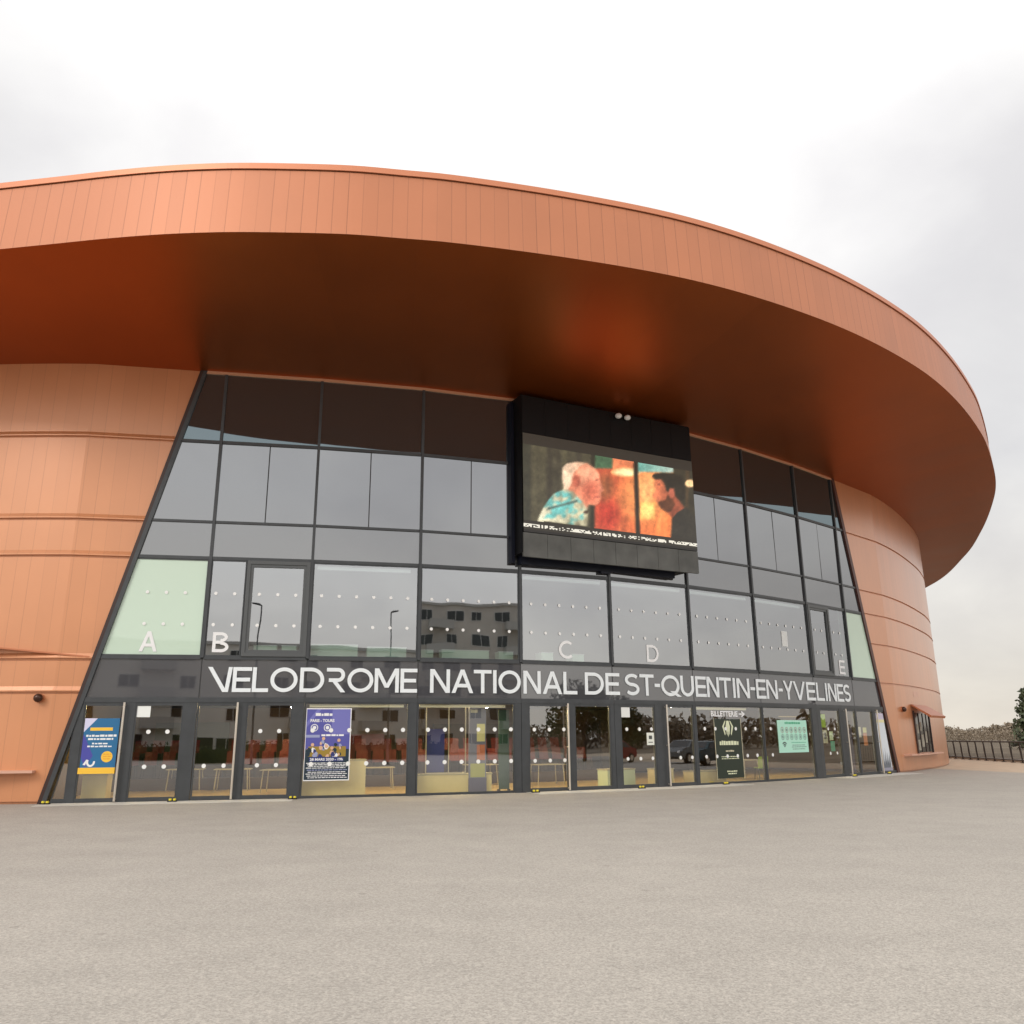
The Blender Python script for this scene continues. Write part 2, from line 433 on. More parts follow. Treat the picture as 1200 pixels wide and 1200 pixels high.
# spandrels
for k in range(10):
    for z0, z1, m in ((Z_UP, Z_SOF-.06, M_spT), (Z_SP, Z_UP, M_spA), (Z_WH, Z_SP, M_spB), (Z_DOOR, Z_SILL, M_band)):
        halves = [(0, LEN[k])]
        if z0 == Z_SP and 1 <= k <= 8: halves = [(0, LEN[k]*.5), (LEN[k]*.5, LEN[k])]
        if z0 == Z_UP and k == 9: continue
        mb = MB()
        for a, b in halves: pane(mb, k, clip(k, a+.015, b-.015, z0+.02, z1-.02), 0, 0., .006 if z0 == Z_UP else .0035 if z0 > 8 else .002)
        if len(halves) == 2: fbox(mb, k, LEN[k]*.5-.017, LEN[k]*.5+.017, -.05, .004, z0+.02, z1-.02, 1)
        mb.build('spandrel_panel', [m, M_joint], VB)
# narrow top right corner pane
mb = MB(); pane(mb, 9, [(.03, Z_UP), (UJ1-Z_UP*SL-.19, Z_UP), (.12, Z_SOF-.06), (.03, Z_SOF-.06)]); mb.build('spandrel_panel', M_spT, VB)
# mullions and transoms
for k in range(1, 10):
    mb = MB()
    fbox(mb, k, -.045, .045, -.12, .07, Z_SILL, Z_SOF-.09)
    mb.build('mullion', M_alu, VB)
for z, h in ((Z_SILL, .05), (Z_WH, .05), (Z_SP, .04), (Z_UP, .05)):
    for k in range(10):
        pts = clip(k, .047 if k else 0, LEN[k]-(.047 if k < 9 else 0), z-h, z+h)
        if pts[1][0]-pts[0][0] < .05: continue
        mb = MB(); fpoly(mb, k, pts, .045, 0, .12); mb.build('transom', M_alu, VB)
for k in range(1, 10):
    mb = MB(); fbox(mb, k, -.014, .014, -.04, .006, Z_DOOR+.06, Z_SILL-.06); mb.build('band_joint', M_joint, VB)

# first floor windows
UPD = {1: [[.24, .80], [1.54, 2.10, 2.65]], 2: [[.34+.547*i for i in range(6)]], 3: [[.41+.534*i for i in range(6)]], 4: [[.41+.538*i for i in range(6)]], 5: [[.39+.562*i for i in range(6)]], 6: [[.42+.56*i for i in range(6)]], 7: [[.42+.56*i for i in range(6)]], 8: [[.55, 1.1], [2.1, 2.65]]}
def window(k, u0, u1, framed=False, dl=(), blind=False, gm=None):
    mb = MB()
    z0, z1 = Z_SILL+.05, Z_WH-.05
    fw = .11 if framed else .035
    pr = .085 if framed else .03
    P = clip(k, u0, u1, z0, z1); Q = clip(k, u0+fw, u1-fw, z0+fw, z1-fw)
    for i in range(4):
        j = (i+1) % 4
        fpoly(mb, k, [P[i], P[j], Q[j], Q[i]], pr, 0, .11)
    if framed:
        # inner opening sash
        P2 = Q; Q2 = clip(k, u0+fw+.09, u1-fw-.09, z0+fw+.09, z1-fw-.09)
        for i in range(4):
            j = (i+1) % 4; fpoly(mb, k, [P2[i], P2[j], Q2[j], Q2[i]], .055, 0, .07)
    wnd = mb.build('window', M_frame if framed else M_alu, VB)
    mb = MB(); pane(mb, k, Q, 0, 0, .0022)
    for z in (6.11, 5.14): dots(mb, k, dl, z, .052)
    mb.build('pane', [gm or G_up, M_dot], wnd)
    if blind:
        mb = MB(); fbox(mb, k, u0+.12, u1-.25, -.22, -.10, 6.98, 7.09); mb.build('blind_box', M_white, wnd)
    return wnd
window(0, 0, LEN[0]-.045, dl=[2.3, 2.85, 3.4], gm=M_milk)
window(1, .045, 1.10, dl=UPD[1][0]); window(1, 1.12, 3.06, True, UPD[1][1])
for k in (2, 3, 4, 5, 6, 7): window(k, .045, LEN[k]-.045, dl=UPD[k][0], blind=k in (2, 4, 5, 6, 7))
window(8, .045, 1.75, True, UPD[8][0]); window(8, 1.77, LEN[8]-.045, dl=UPD[8][1])
window(9, .045, LEN[9], gm=M_milk)
# boards behind the first and last window
for k, u0, u1 in ((0, 1.1, LEN[0]-.06), (9, .06, 2.5)):
    mb = MB(); fpoly(mb, k, clip(k, u0, u1, Z_SILL, Z_WH), -.30, 0, .05); mb.build('white_board', M_mint, VB)

# ground floor: posts, head rail, doors and fixed windows
mb = MB()
for k in range(10):
    fpoly(mb, k, clip(k, 0, LEN[k], Z_DOOR-.10, Z_DOOR+.05), .055, 0, .2)
mb.build('door_head_rail', M_alu, VB)
POST = [(0, .70, .92), (0, 2.06, 2.32), (0, 3.68, 4.05), (1, 1.20, 1.41), (1, 2.76, 3.10), (2, 3.21, 3.45), (3, 3.24, 3.46), (4, 0.0, .26), (4, 1.72, 1.96), (4, 3.36, 3.51), (5, 0.0, .25), (5, 1.77, 2.26), (5, 3.55, 3.65), (6, 3.70, 3.73), (7, 3.32, 3.72), (8, 0.0, .22), (8, 1.80, 2.40), (8, 3.19, 3.29), (9, 1.55, 1.84)]
for k, a, b in POST:
    mb = MB(); fbox(mb, k, a, b, -.14, .045, 0, Z_DOOR-.10); mb.build('door_post', M_alu, VB)
def doorleaf(k, u0, u1, handle=None, d_up=(), d_lo=(), fr=.045):
    mb = MB()
    P = clip(k, u0, u1, .02, Z_DOOR-.10); Q = clip(k, u0+fr, u1-fr, .13, Z_DOOR-.19)
    for i in range(4):
        j = (i+1) % 4; fpoly(mb, k, [P[i], P[j], Q[j], Q[i]], .032, 0, .06)
    d = mb.build('door', M_alu, VB)
    mb = MB(); pane(mb, k, Q, 0, 0, .002); dots(mb, k, d_up, 1.96, .062); dots(mb, k, d_lo, .975, .062); mb.build('pane', [G_low, M_dot], d)
    if handle:
        mb = MB()
        mb.tube([F(k, handle, .16, .04), F(k, handle, .16, 2.80)], .032, 10)
        for z in (.10, 1.4, 2.72): mb.tube([F(k, handle, .03, z), F(k, handle, .16, z)], .018, 8)
        mb.build('handle', M_steel, d)
    return d
doorleaf(0, .30, .70); doorleaf(0, .92, 2.06, 2.03); doorleaf(0, 2.32, 3.68, None, [2.74, 3.27], [2.72, 3.26])
doorleaf(1, 0.0, 1.20, 1.16, [], [.31, .87]); doorleaf(1, 1.41, 2.76, None, [1.85, 2.40], [1.82, 2.37])
doorleaf(4, .26, 1.72, 1.66, [.47, 1.02, 1.56], [.48, 1.03, 1.57]); doorleaf(4, 1.96, 3.36)
doorleaf(5, .25, 1.77, None, [.52, 1.07, 1.6], [.52, 1.07, 1.6]); doorleaf(5, 2.26, 3.55, 2.22, [], [2.3, 2.86, 3.4])
doorleaf(8, .22, 1.80, None, [.8, 1.35], [.8, 1.35]); doorleaf(8, 2.40, 3.19, 2.18)
doorleaf(9, 0, 1.55); doorleaf(9, 1.84, 3.4, 1.76)
def fixedwin(k, u0, u1, du, dlow=None, blind=None):
    mb = MB()
    P = clip(k, u0, u1, .01, Z_DOOR-.10); Q = clip(k, u0+.05, u1-.05, .08, Z_DOOR-.14)
    for i in range(4):
        j = (i+1) % 4; fpoly(mb, k, [P[i], P[j], Q[j], Q[i]], .03, 0, .08)
    w = mb.build('window', M_alu, VB)
    mb = MB(); pane(mb, k, Q, 0, 0, .002); dots(mb, k, du, 1.97, .066); dots(mb, k, du if dlow is None else dlow, .985, .066); mb.build('pane', [G_low, M_dot], w)
    if blind:
        mb = MB(); fbox(mb, k, blind[0], blind[1], -.16, -.06, 2.66, 2.745); mb.build('blind_box', M_white, w)
fixedwin(2, 0, 3.21, [.28+.55*i for i in range(6)], None, (.15, 3.05))
fixedwin(3, 0, 3.24, [.36+.55*i for i in range(6)], None, (.1, 2.95))
fixedwin(6, 0, 3.70, [.45+.56*i for i in range(6)], None, (.1, 2.9))
fixedwin(7, 0, 3.32, [.45], [.45], None)

# ticket hatch in the right wall, its shelf and raised shutter
WR = RIGHT[:60]
wrc = [0]
for a, b in zip(WR, WR[1:]): wrc.append(wrc[-1]+(b-a).length)
def onwall(s, w, z):
    for i in range(len(WR)-1):
        if s <= wrc[i+1] or i == len(WR)-2:
            t = (s-wrc[i])/(wrc[i+1]-wrc[i]); p = WR[i].lerp(WR[i+1], t)
            d = (WR[i+1]-WR[i]).normalized(); q = p+Vector((d.y, -d.x))*w
            return Vector((q.x, q.y, z))
def wstrip(mb, s0, s1, prof, mi=0, n=8, closed=True):
    """sweep a closed (w, z) profile along the right wall"""
    rows = [[onwall(s0+(s1-s0)*i/n, w, z) for w, z in prof] for i in range(n+1)]
    mb.grid(rows, mi, closed=closed); mb.face(rows[0], mi); mb.face(rows[-1][::-1], mi)
mb = MB(); wstrip(mb, 2.55, 5.9, [(.02, .84), (.03, .84), (.03, 2.75), (.02, 2.75)]); hatch = mb.build('ticket_hatch', mat('dark_hatch_glass', (.02, .02, .02), .12), VB)
mb = MB()
wstrip(mb, 2.45, 2.57, [(.0, .78), (.07, .78), (.07, 2.85), (0, 2.85)]); wstrip(mb, 5.88, 6.0, [(.0, .78), (.07, .78), (.07, 2.85), (0, 2.85)])
for s in (3.3, 4.2, 5.05): wstrip(mb, s, s+.07, [(.031, .86), (.055, .86), (.055, 2.74), (.031, 2.74)])
mb.build('frame', M_jamb, hatch)
mb = MB()
for s, z, a, b in ((2.75, .95, .4, .5), (3.5, 1.1, .5, .6), (3.45, 1.9, .35, .4), (4.4, 1.3, .4, .55), (2.8, 1.75, .35, .45)): wstrip(mb, s, s+a, [(.031, z), (.037, z), (.037, z+b), (.031, z+b)], 0, 2)
mb.build('notice', mat('faded_paper', (.33, .31, .25), .8, var=.3, vscale=6), hatch)
mb = MB(); wstrip(mb, 2.25, 5.6, [(.05, 3.16), (.05, 3.08), (.85, 2.50), (.90, 2.60)], 0, 10); mb.build('shutter', M_trim, hatch)
mb = MB(); wstrip(mb, .25, 7.0, [(.0, .70), (.38, .74), (.38, .80), (0, .80)], 0, 12); mb.build('shelf', mat('pale_copper', (.62, .36, .26), .45), VB)
mb = MB(); fbox(mb, 0, -5.5, -.19, -.3, .26, .85, .92); mb.build('shelf', mat('pale_copper', (.62, .36, .26), .45), VB)
# pale rubbed mark above the hatch
mb = MB(); wstrip(mb, 3.1, 4.2, [(.004, 3.55), (.008, 3.55), (.008, 3.8), (.004, 3.8)], 0, 4); mb.build('faded_sign', mat('pale_pink_plate', (.66, .42, .33), .6, var=.1, vscale=5), VB)
# loose plank edge on the left wall
mb = MB()
a0, a1 = F(0, -1.6, .02, 4.30), F(0, .88, .02, 4.09)
mb.prism([F(0, -4.5, .06, 4.62), F(0, .88, .06, 4.10), F(0, .88, .06, 4.145), F(0, -4.5, .06, 4.665)], [F(0, -4.5, -.5, 4.62), F(0, .88, -.01, 4.10), F(0, .88, -.01, 4.145), F(0, -4.5, -.5, 4.665)])
mb.build('slanting_trim', M_trim, VB)

# inside
def strip_poly(w0, w1, z, ext=0.):
    A = [F(k, 0, w0, z) for k in range(10)]+[F(9, LEN[9], w0, z)]
    B = []
    for k in range(11):
        n = NOR[0] if k == 0 else NOR[9] if k == 10 else (NOR[k-1]+NOR[k]).normalized()
        q = MU[k]+n*w1; B.append(Vector((q.x, q.y, z)))
    return A, B
def shell(name, w0, w1, z, m):
    A, B = strip_poly(w0, w1, z); mb = MB(); mb.grid([A, B]); return mb.build(name, m, VB)
shell('interior_floor', -.05, -11, .012, M_floorin)
shell('interior_ceiling', -.15, -11, 3.02, M_inceil)
shell('interior_floor', -.15, -8, 4.0, mat('grey_carpet', (.12, .12, .12), .9))
shell('interior_ceiling', -.15, -8, 7.35, mat('pale_ceiling', (.42, .43, .42), .8))
def backwall(w, z0, z1, m):
    A, B = strip_poly(0, w, z0); C = [Vector((p.x, p.y, z1)) for p in B]
    mb = MB(); mb.grid([B, C]); mb.build('interior_wall', m, VB)
backwall(-11, 0, 3.02, M_inwall); backwall(-8, 4.0, 7.35, M_upwall)
for k, u in ((0, 0.05), (9, LEN[9]-.05)):
    mb = MB()
    fpoly2 = [F(k, u, -.2, 0), F(k, u, -11, 0), F(k, u, -11, 7.4), F(k, u, -.2, 7.4)]; mb.face(fpoly2); mb.build('interior_wall', M_inwall, VB)

# ------------------------------------------------------------------ sign lettering
def bar(x0, y0, x1, y1, t):
    hw = t/2*math.hypot(x1-x0, y1-y0)/abs(y1-y0)
    return [(x0-hw, y0), (x1-hw, y1), (x1+hw, y1), (x0+hw, y0)]
def rect(x0, y0, x1, y1): return [(x0, y0), (x0, y1), (x1, y1), (x1, y0)]
def arcstrip(cx, cy, rx, ry, t, a0, a1, n=20):
    out = []
    P = lambda a, k: (cx+(rx-k)*math.cos(a), cy+(ry-k)*math.sin(a))
    for i in range(n):
        a, b = R(a0+(a1-a0)*i/n), R(a0+(a1-a0)*(i+1)/n)
        out.append([P(a, 0), P(b, 0), P(b, t), P(a, t)])
    return out
def pathstrip(pts, t):
    out = []; L_ = []; R_ = []
    P = [Vector(p) for p in pts]
    for i, p in enumerate(P):
        d = (P[min(i+1, len(P)-1)]-P[max(i-1, 0)]).normalized(); n = Vector((-d.y, d.x))*(t/2)
        L_.append(p+n); R_.append(p-n)
    for i in range(len(P)-1): out.append([tuple(L_[i]), tuple(L_[i+1]), tuple(R_[i+1]), tuple(R_[i])])
    return out
def glyph(c, W, H, t, styled=False):
    h = t/2
    if c == 'E': return [[rect(0, 0, t, H)], [rect(t, 0, W, t)], [rect(t, H-t, W, H)], [rect(t, H/2-h, W*.93, H/2+h)]]
    if c == 'L': return [[rect(0, 0, t, H)], [rect(t, 0, W, t)]]
    if c == 'I': return [[rect(W/2-h, 0, W/2+h, H)]]
    if c == 'T': return [[rect(0, H-t, W, H)], [rect(W/2-h, 0, W/2+h, H-t)]]
    if c == '-': return [[rect(W*.08, H*.42, W*.92, H*.42+t)]]
    if c == 'N': return [[rect(0, 0, t, H)], [rect(W-t, 0, W, H)], [bar(t*.62, H, W-t*.62, 0, t)]]
    if c == 'M': return [[rect(0, 0, t, H)], [rect(W-t, 0, W, H)], [bar(t*.62, H, W/2, H*.20, t)], [bar(W-t*.62, H, W/2, H*.20, t)]]
    if c == 'A': return [[bar(h*1.1, 0, W/2, H, t)], [bar(W-h*1.1, 0, W/2, H, t)], [rect(W*.24, H*.24, W*.76, H*.24+t)]]
    if c == 'V' and styled: return [[bar(h*1.2, H, W*.74, 0, t)], [bar(W*.80, 0, W-h, H, t)]]
    if c == 'V': return [[bar(h*1.1, H, W/2, 0, t)], [bar(W-h*1.1, H, W/2, 0, t)]]
    if c == 'Y': return [[rect(W/2-h, 0, W/2+h, H*.45)], [bar(h*1.1, H, W/2, H*.40, t)], [bar(W-h*1.1, H, W/2, H*.40, t)]]
    if c == 'O': return [arcstrip(W/2, H/2, W/2, H/2, t, 0, 360, 40)]
    if c == 'Q': return [arcstrip(W/2, H/2, W/2, H/2, t, 0, 360, 40), [bar(W*.58, H*.24, W*.98, -.02*H, t*.9)]]
    if c == 'C': return [arcstrip(W/2, H/2, W/2, H/2, t, 48, 312, 34)]
    if c == 'D': return [[rect(0, 0, t, H)], [rect(t, 0, W*.45, t)], [rect(t, H-t, W*.45, H)], arcstrip(W*.45, H/2, W*.55, H/2, t, -90, 90, 22)]
    if c == 'B':
        a = H*.27
        return [[rect(0, 0, t, H)], [rect(t, 0, W*.5, t)], [rect(t, H-t, W*.5, H)], [rect(t, H*.5-h, W*.5, H*.5+h)], arcstrip(W*.5, a-h*.1, W*.5, a-h*.1+h*.1, t, -90, 90, 14), arcstrip(W*.48, H-a+h*.3, W*.44, a-h*.3, t, -90, 90, 14)]
    if c == 'U':
        r = W/2
        return [[rect(0, r, t, H)], [rect(W-t, r, W, H)], arcstrip(r, r, r, r, t, 180, 360, 20)]
    if c == 'R':                                     # cut R without a stem, as on the sign
        r = H*.29; cx = W-r-.02
        return [[rect(0, H-t, cx, H)], arcstrip(cx, H-r, r, r, t, -90, 90, 16), [rect(W*.12, H-2*r, cx, H-2*r+t)], [bar(W*.45, H-2*r, W-h*1.2, 0, t)]]
    if c == 'S':
        pts = []
        rx, ry = W/2-h, (H-t)/4
        for i in range(13): a = R(35+i*(235/12)); pts.append((W/2+rx*math.cos(a), H-h-ry+ry*math.sin(a)))
        for i in range(13): a = R(90-i*(235/12)); pts.append((W/2+rx*math.cos(a), h+ry+ry*math.sin(a)))
        return [pathstrip(pts, t)]
def letter(mb, k, u0, z0, c, W, H, t, w0, th, styled=False):
    for gi, grp in enumerate(glyph(c, W, H, t, styled)):
        for poly in grp:
            area = sum(poly[i][0]*poly[(i+1) % len(poly)][1]-poly[(i+1) % len(poly)][0]*poly[i][1] for i in range(len(poly)))
            if area < 0: poly = poly[::-1]
            fpoly(mb, k, [(u0+x, z0+y) for x, y in poly], w0+.002*gi, 0, th)
SIGN = [('V', 4.26, 4.98), ('E', 5.0, 5.55), ('L', 5.58, 6.06), ('O', 6.11, 6.92), ('D', 6.99, 7.72), ('R', 7.79, 8.37), ('O', 8.43, 9.23), ('M', 9.27, 10.03), ('E', 10.08, 10.61), ('N', 11.03, 11.68), ('A', 11.74, 12.46), ('T', 12.48, 13.08), ('I', 13.12, 13.27), ('O', 13.32, 14.09), ('N', 14.19, 14.82), ('A', 14.9, 15.62), ('L', 15.68, 16.2), ('D', 16.51, 17.24), ('E', 17.32, 17.88), ('S', 18.14, 18.76), ('T', 18.79, 19.42), ('-', 19.44, 19.72), ('Q', 19.76, 20.60), ('U', 20.66, 21.29), ('E', 21.38, 21.94), ('N', 21.99, 22.63), ('T', 22.68, 23.32), ('I', 23.40, 23.58), ('N', 23.65, 24.36), ('-', 24.41, 24.72), ('E', 24.76, 25.36), ('N', 25.42, 26.12), ('-', 26.2, 26.5), ('Y', 26.54, 27.2), ('V', 27.24, 28.06), ('E', 28.17, 28.8), ('L', 28.90, 29.5), ('I', 29.58, 29.80), ('N', 29.86, 30.52), ('E', 30.6, 31.13), ('S', 31.17, 31.74)]
sg = empty('lettering_sign', F(4, 1.5, .02, 3.1), 'long white lettering reading VELODROME NATIONAL DE ST-QUENTIN-EN-YVELINES above the entrance doors', 'sign')
for i, (c, s0, s1) in enumerate(SIGN):
    k, _ = seg_of((s0+s1)/2)
    mb = MB(); letter(mb, k, s0-CUM[k], 3.11, c, s1-s0, .745, .112, .032, .022, styled=(i == 0))
    mb.build('letter', M_letter, sg)
for c, k, u0, u1, what in (('A', 0, 2.22, 2.74, 'white letter A stuck on the pale green leftmost upper window'), ('B', 1, .26, .74, 'white letter B on the narrow upper window beside the framed casement'),
                     ('C', 4, 1.44, 2.06, 'white letter C on the upper window left of the letter D'), ('D', 5, 1.56, 2.10, 'white letter D on the upper window right of the video screen bracket'), ('E', 8, 2.30, 2.80, 'white letter E on the narrow upper window at the right end')):
    mb = MB(); letter(mb, k, u0, 4.30, c, u1-u0, .61, .095, .016, .004)
    tag(mb.build('letter_decal', M_white, None, F(k, u0, .01, 4.30)), what, 'letter', 'row letters on the upper windows')

# ------------------------------------------------------------------ video screen
SD = (MU[6]-MU[4]).normalized(); SN = Vector((SD.y, -SD.x)); SO = MU[4]
def SF(u, w, z):
    p = SO+SD*u+SN*w; return Vector((p.x, p.y, z))
def sbox(mb, u0, u1, w0, w1, z0, z1, mi=0):
    mb.prism([SF(u0, w1, z0), SF(u1, w1, z0), SF(u1, w1, z1), SF(u0, w1, z1)], [SF(u0, w0, z0), SF(u1, w0, z0), SF(u1, w0, z1), SF(u0, w0, z1)], mi)
scr = empty('video_screen', SF(3.45, .4, 7.57), 'big video screen showing a film still of two men facing each other', 'screen')
mb = MB(); sbox(mb, -.26, 7.16, -.18, .74, 7.72, 13.42); mb.build('casing', M_black, scr)
mb = MB(); sbox(mb, -.40, -.27, -.15, .20, 7.45, 13.3); mb.build('side_frame', M_navy, scr)
mb = MB()
n = 8
for i in range(n):
    u0 = -.25+7.40*i/n; sbox(mb, u0+.006, u0+7.40/n-.006, .70, .80, 7.57, 8.40)
mb.build('lower_panel', mat('grey_led_panel', (.105, .108, .10), .55, var=.25, vscale=1.5), scr)
mb = MB()
for i in range(n):
    u0 = -.25+7.40*i/n; sbox(mb, u0+.004, u0+7.40/n-.004, .745, .785, 12.0, 13.36)
mb.build('upper_panel', M_black, scr)
mb = MB(); sbox(mb, -.1, 6.4, -.1, .3, 7.42, 7.715); sbox(mb, 3.1, 3.5, .05, .35, 7.34, 7.42); mb.build('bracket', M_navy, scr)

def ell(x, y, cx, cy, rx, ry): return ((x-cx)/rx)**2+((y-cy)/ry)**2
def inpoly(x, y, P):
    c = False; n = len(P); j = n-1
    for i in range(n):
        xi, yi = P[i]; xj, yj = P[j]
        if (yi > y) != (yj > y) and x < (xj-xi)*(y-yi)/(yj-yi)+xi: c = not c
        j = i
    return c
HEAD1 = [(290, 300), (310, 275), (370, 262), (430, 268), (480, 300), (505, 330), (510, 370), (522, 405), (535, 438), (518, 450), (520, 478), (505, 520), (480, 532), (440, 524), (436, 570), (380, 510), (300, 440), (288, 370)]
HAIR1 = [(290, 300), (310, 275), (370, 262), (430, 268), (390, 290), (352, 335), (342, 400), (318, 445), (295, 432), (288, 370)]
SHIRT1 = [(150, 628), (170, 575), (195, 525), (240, 462), (300, 432), (350, 445), (400, 500), (432, 545), (440, 570), (438, 660), (300, 642)]
HAIR2 = [(830, 345), (846, 330), (900, 322), (970, 325), (1030, 350), (1056, 410), (1052, 478), (1020, 505), (985, 470), (975, 425), (950, 418), (938, 450), (926, 436), (912, 392), (892, 366), (850, 366)]
FACE2 = [(852, 358), (890, 345), (915, 385), (940, 425), (975, 420), (990, 470), (1050, 545), (968, 606), (936, 574), (893, 548), (880, 528), (872, 510), (858, 503), (862, 490), (842, 482), (838, 470), (858, 430), (848, 400)]
BEARD2 = [(868, 512), (890, 500), (920, 496), (936, 462), (956, 470), (985, 520), (960, 566), (930, 574), (892, 550), (878, 530)]
BODY2 = [(958, 760), (966, 610), (1000, 572), (1060, 538), (1120, 600), (1150, 770), (1150, 800)]
tick = random.Random(11); TICK = [tick.random() for _ in range(400)]
def lerp3(a, b, t): t = max(0, min(1, t)); return tuple(a[i]+(b[i]-a[i])*t for i in range(3))
def still(x, y, u, v):
    """one pixel of the film still: x, y in the picture's own layout, u, v 0..1 across the panel"""
    if v < .115: return (46, 40, 32)
    if v > .885:
        if .918 < v < .948:
            q = u*118; i = int(q)
            if TICK[i % 400] > .14 and (q-i) < .8 and TICK[(i*7+int(v*122)*3) % 400] > .3: return (226, 220, 205)
        return (44, 39, 31) if v < .975 else (24, 21, 18)
    st = math.sin(x*.11)*6+math.sin(x*.043+1)*8
    c = (74+st, 68+st, 52+st*.6)
    if 60 < x < 110: c = (58, 56, 44)
    if 455 < x < 490: c = (48, 44, 32)
    if 480 <= x < 970:
        t = (x-480)/400
        c = lerp3((178, 78, 54), (236, 128, 68), t)
        c = lerp3(c, (252, 160, 92), 1-ell(x, y, 800, 470, 210, 200))
        if x > 742: c = lerp3(c, (255, 190, 120), .7*(1-ell(x, y, 800, 420, 90, 120)))
        c = lerp3(c, (196, 56, 44), .8*(1-ell(x, y, 560, 590, 90, 130)))
        c = lerp3(c, (120, 84, 50), .6*(1-ell(x, y, 540, 420, 70, 110)))
        f = math.sin(x*.13+math.sin(y*.02))*8
        c = (c[0]+f, c[1]+f*.6, c[2]+f*.3)
        if y < 300 and x < 585: c = (74, 104, 74)
        if y < 312 and 585 <= x < 720: c = (226, 128, 84)
        e = ell(x, y, 672, 322, 98, 30)
        if e < 1: c = lerp3((240, 150, 90), (255, 232, 170), 1.4*(1-e))
        if x > 742 and y < 318-(x-742)*-.02: c = lerp3((110, 170, 155), (170, 190, 175), (x-742)/220)
        if 758 < x < 856 and 508 < y < 616: c = lerp3((250, 170, 90), (255, 226, 130), 1-ell(x, y, 805, 560, 60, 65))
        if 714+.045*(y-250) < x < 741+.045*(y-250): c = (46, 36, 25)
    elif x >= 970:
        c = (58, 52, 38)
        if 1052 < x < 1075: c = (78, 62, 42)
        if ell(x, y, 1085, 390, 36, 24) < 1: c = (255, 208, 150)
    if inpoly(x, y, HEAD1):
        c = lerp3((222, 132, 100), (240, 165, 128), 1-ell(x, y, 440, 330, 90, 90))
        c = lerp3(c, (196, 96, 72), .8*(1-ell(x, y, 455, 440, 60, 90)))
        if ell(x, y, 372, 382, 22, 38) < 1: c = (190, 98, 74)
        if inpoly(x, y, HAIR1): c = lerp3((246, 212, 178), (228, 176, 140), (x-300)/110)
        if ell(x, y, 492, 372, 10, 5) < 1: c = (120, 60, 46)
        if ell(x, y, 498, 478, 20, 4) < 1: c = (140, 66, 54)
    if inpoly(x, y, SHIRT1):
        c = lerp3((224, 216, 184), (196, 186, 150), (x-180)/260)
        nn = mnoise.noise(Vector((x*.016, y*.020, 3.1)))+.5*mnoise.noise(Vector((x*.045, y*.05, 7.7)))+(.35-ell(x, y, 300, 530, 110, 90)*.3)
        c = lerp3(c, (108, 184, 176), nn*3)
        c = lerp3(c, (120, 112, 88), 1.6*mnoise.noise(Vector((x*.03+9, y*.012, 1.3)))-.2)
        if abs(y-(545-.3*(x-240))) < 7 and 205 < x < 380: c = (84, 106, 98)
        if ell(x, y, 430, 572, 16, 10) < 1: c = (72, 56, 44)
    if inpoly(x, y, FACE2):
        c = lerp3((226, 126, 84), (150, 78, 54), (x-850)/110)
        if inpoly(x, y, BEARD2): c = (92, 54, 34)
        if ell(x, y, 962, 450, 20, 34) < 1: c = (196, 104, 78)
        if ell(x, y, 878, 398, 9, 4) < 1: c = (60, 32, 24)
    if inpoly(x, y, HAIR2): c = (44, 38, 28)
    if inpoly(x, y, BODY2): c = (50, 46, 38)
    return c
NX, NY = 236, 122
me = bpy.data.meshes.new('display')
base = Vector(scr.location); vs = []; fs = []
for j in range(NY+1):
    for i in range(NX+1): vs.append(tuple(SF(-.24+7.38*i/NX, .802, 8.425+3.55*(1-j/NY))-base))
cols = []
for j in range(NY):
    for i in range(NX):
        a = j*(NX+1)+i; fs.append((a+NX+1, a+NX+2, a+1, a))
        u, v = (i+.5)/NX, (j+.5)/NY
        tx = (65+1025*u, 85+165*u); bx = (75+1065*u, 690+120*u)
        px, py = tx[0]+(bx[0]-tx[0])*v, tx[1]+(bx[1]-tx[1])*v
        acc = [0, 0, 0]; SM = ((0, 0), (0, 0), (5, 2), (-5, -2), (2, -5), (-2, 5), (8, -7), (-8, 7)) if .12 < v < .88 else ((0, 0),)
        for ox, oy in SM:
            q = still(px+ox, py+oy, u, v)
            for ch in range(3): acc[ch] += q[ch]/len(SM)
        g_ = tick.uniform(.94, 1.05)*(1+.16*mnoise.noise(Vector((px*.018, py*.018, .5)))+.12*mnoise.noise(Vector((px*.06, py*.05, 4.5)))) if .12 < v < .88 else 1.; c = [a*g_ for a in acc]
        cols.append(srgb(*[max(0, min(255, q)) for q in c]))
me.from_pydata(vs, [], fs)
ca = me.color_attributes.new('picture', 'FLOAT_COLOR', 'CORNER')
buf = []
for c in cols: buf += list(c)*4
ca.data.foreach_set('color', buf)
md = bpy.data.materials.new('led_display'); md.use_nodes = True
nt = md.node_tree; b = nt.nodes['Principled BSDF']; at = nt.nodes.new('ShaderNodeVertexColor'); at.layer_name = 'picture'
b.inputs['Base Color'].default_value = (.02, .02, .02, 1); b.inputs['Roughness'].default_value = .5
nt.links.new(at.outputs[0], b.inputs['Emission Color']); b.inputs['Emission Strength'].default_value = 1.2
me.materials.append(md)
dsp = bpy.data.objects.new('display', me); COL.objects.link(dsp); dsp.parent = scr
# pair of white heads on the soffit edge of the screen
for i, u in enumerate((3.72, 4.12)):
    mb = MB(); c = SF(u, .95, 13.22)
    e = empty('floodlight', c, ['left white floodlight head above the video screen', 'right white floodlight head above the video screen'][i], 'floodlight', 'white floodlights above the video screen')
    mb.ball(c, .13, .13, .10, 10); mb.build('lamp_head', M_white, e, smooth=True)
    mb = MB(); mb.tube([c+Vector((0, 0, .08)), SF(u, .79, 13.3)], .03, 6); mb.build('arm', M_black, e)

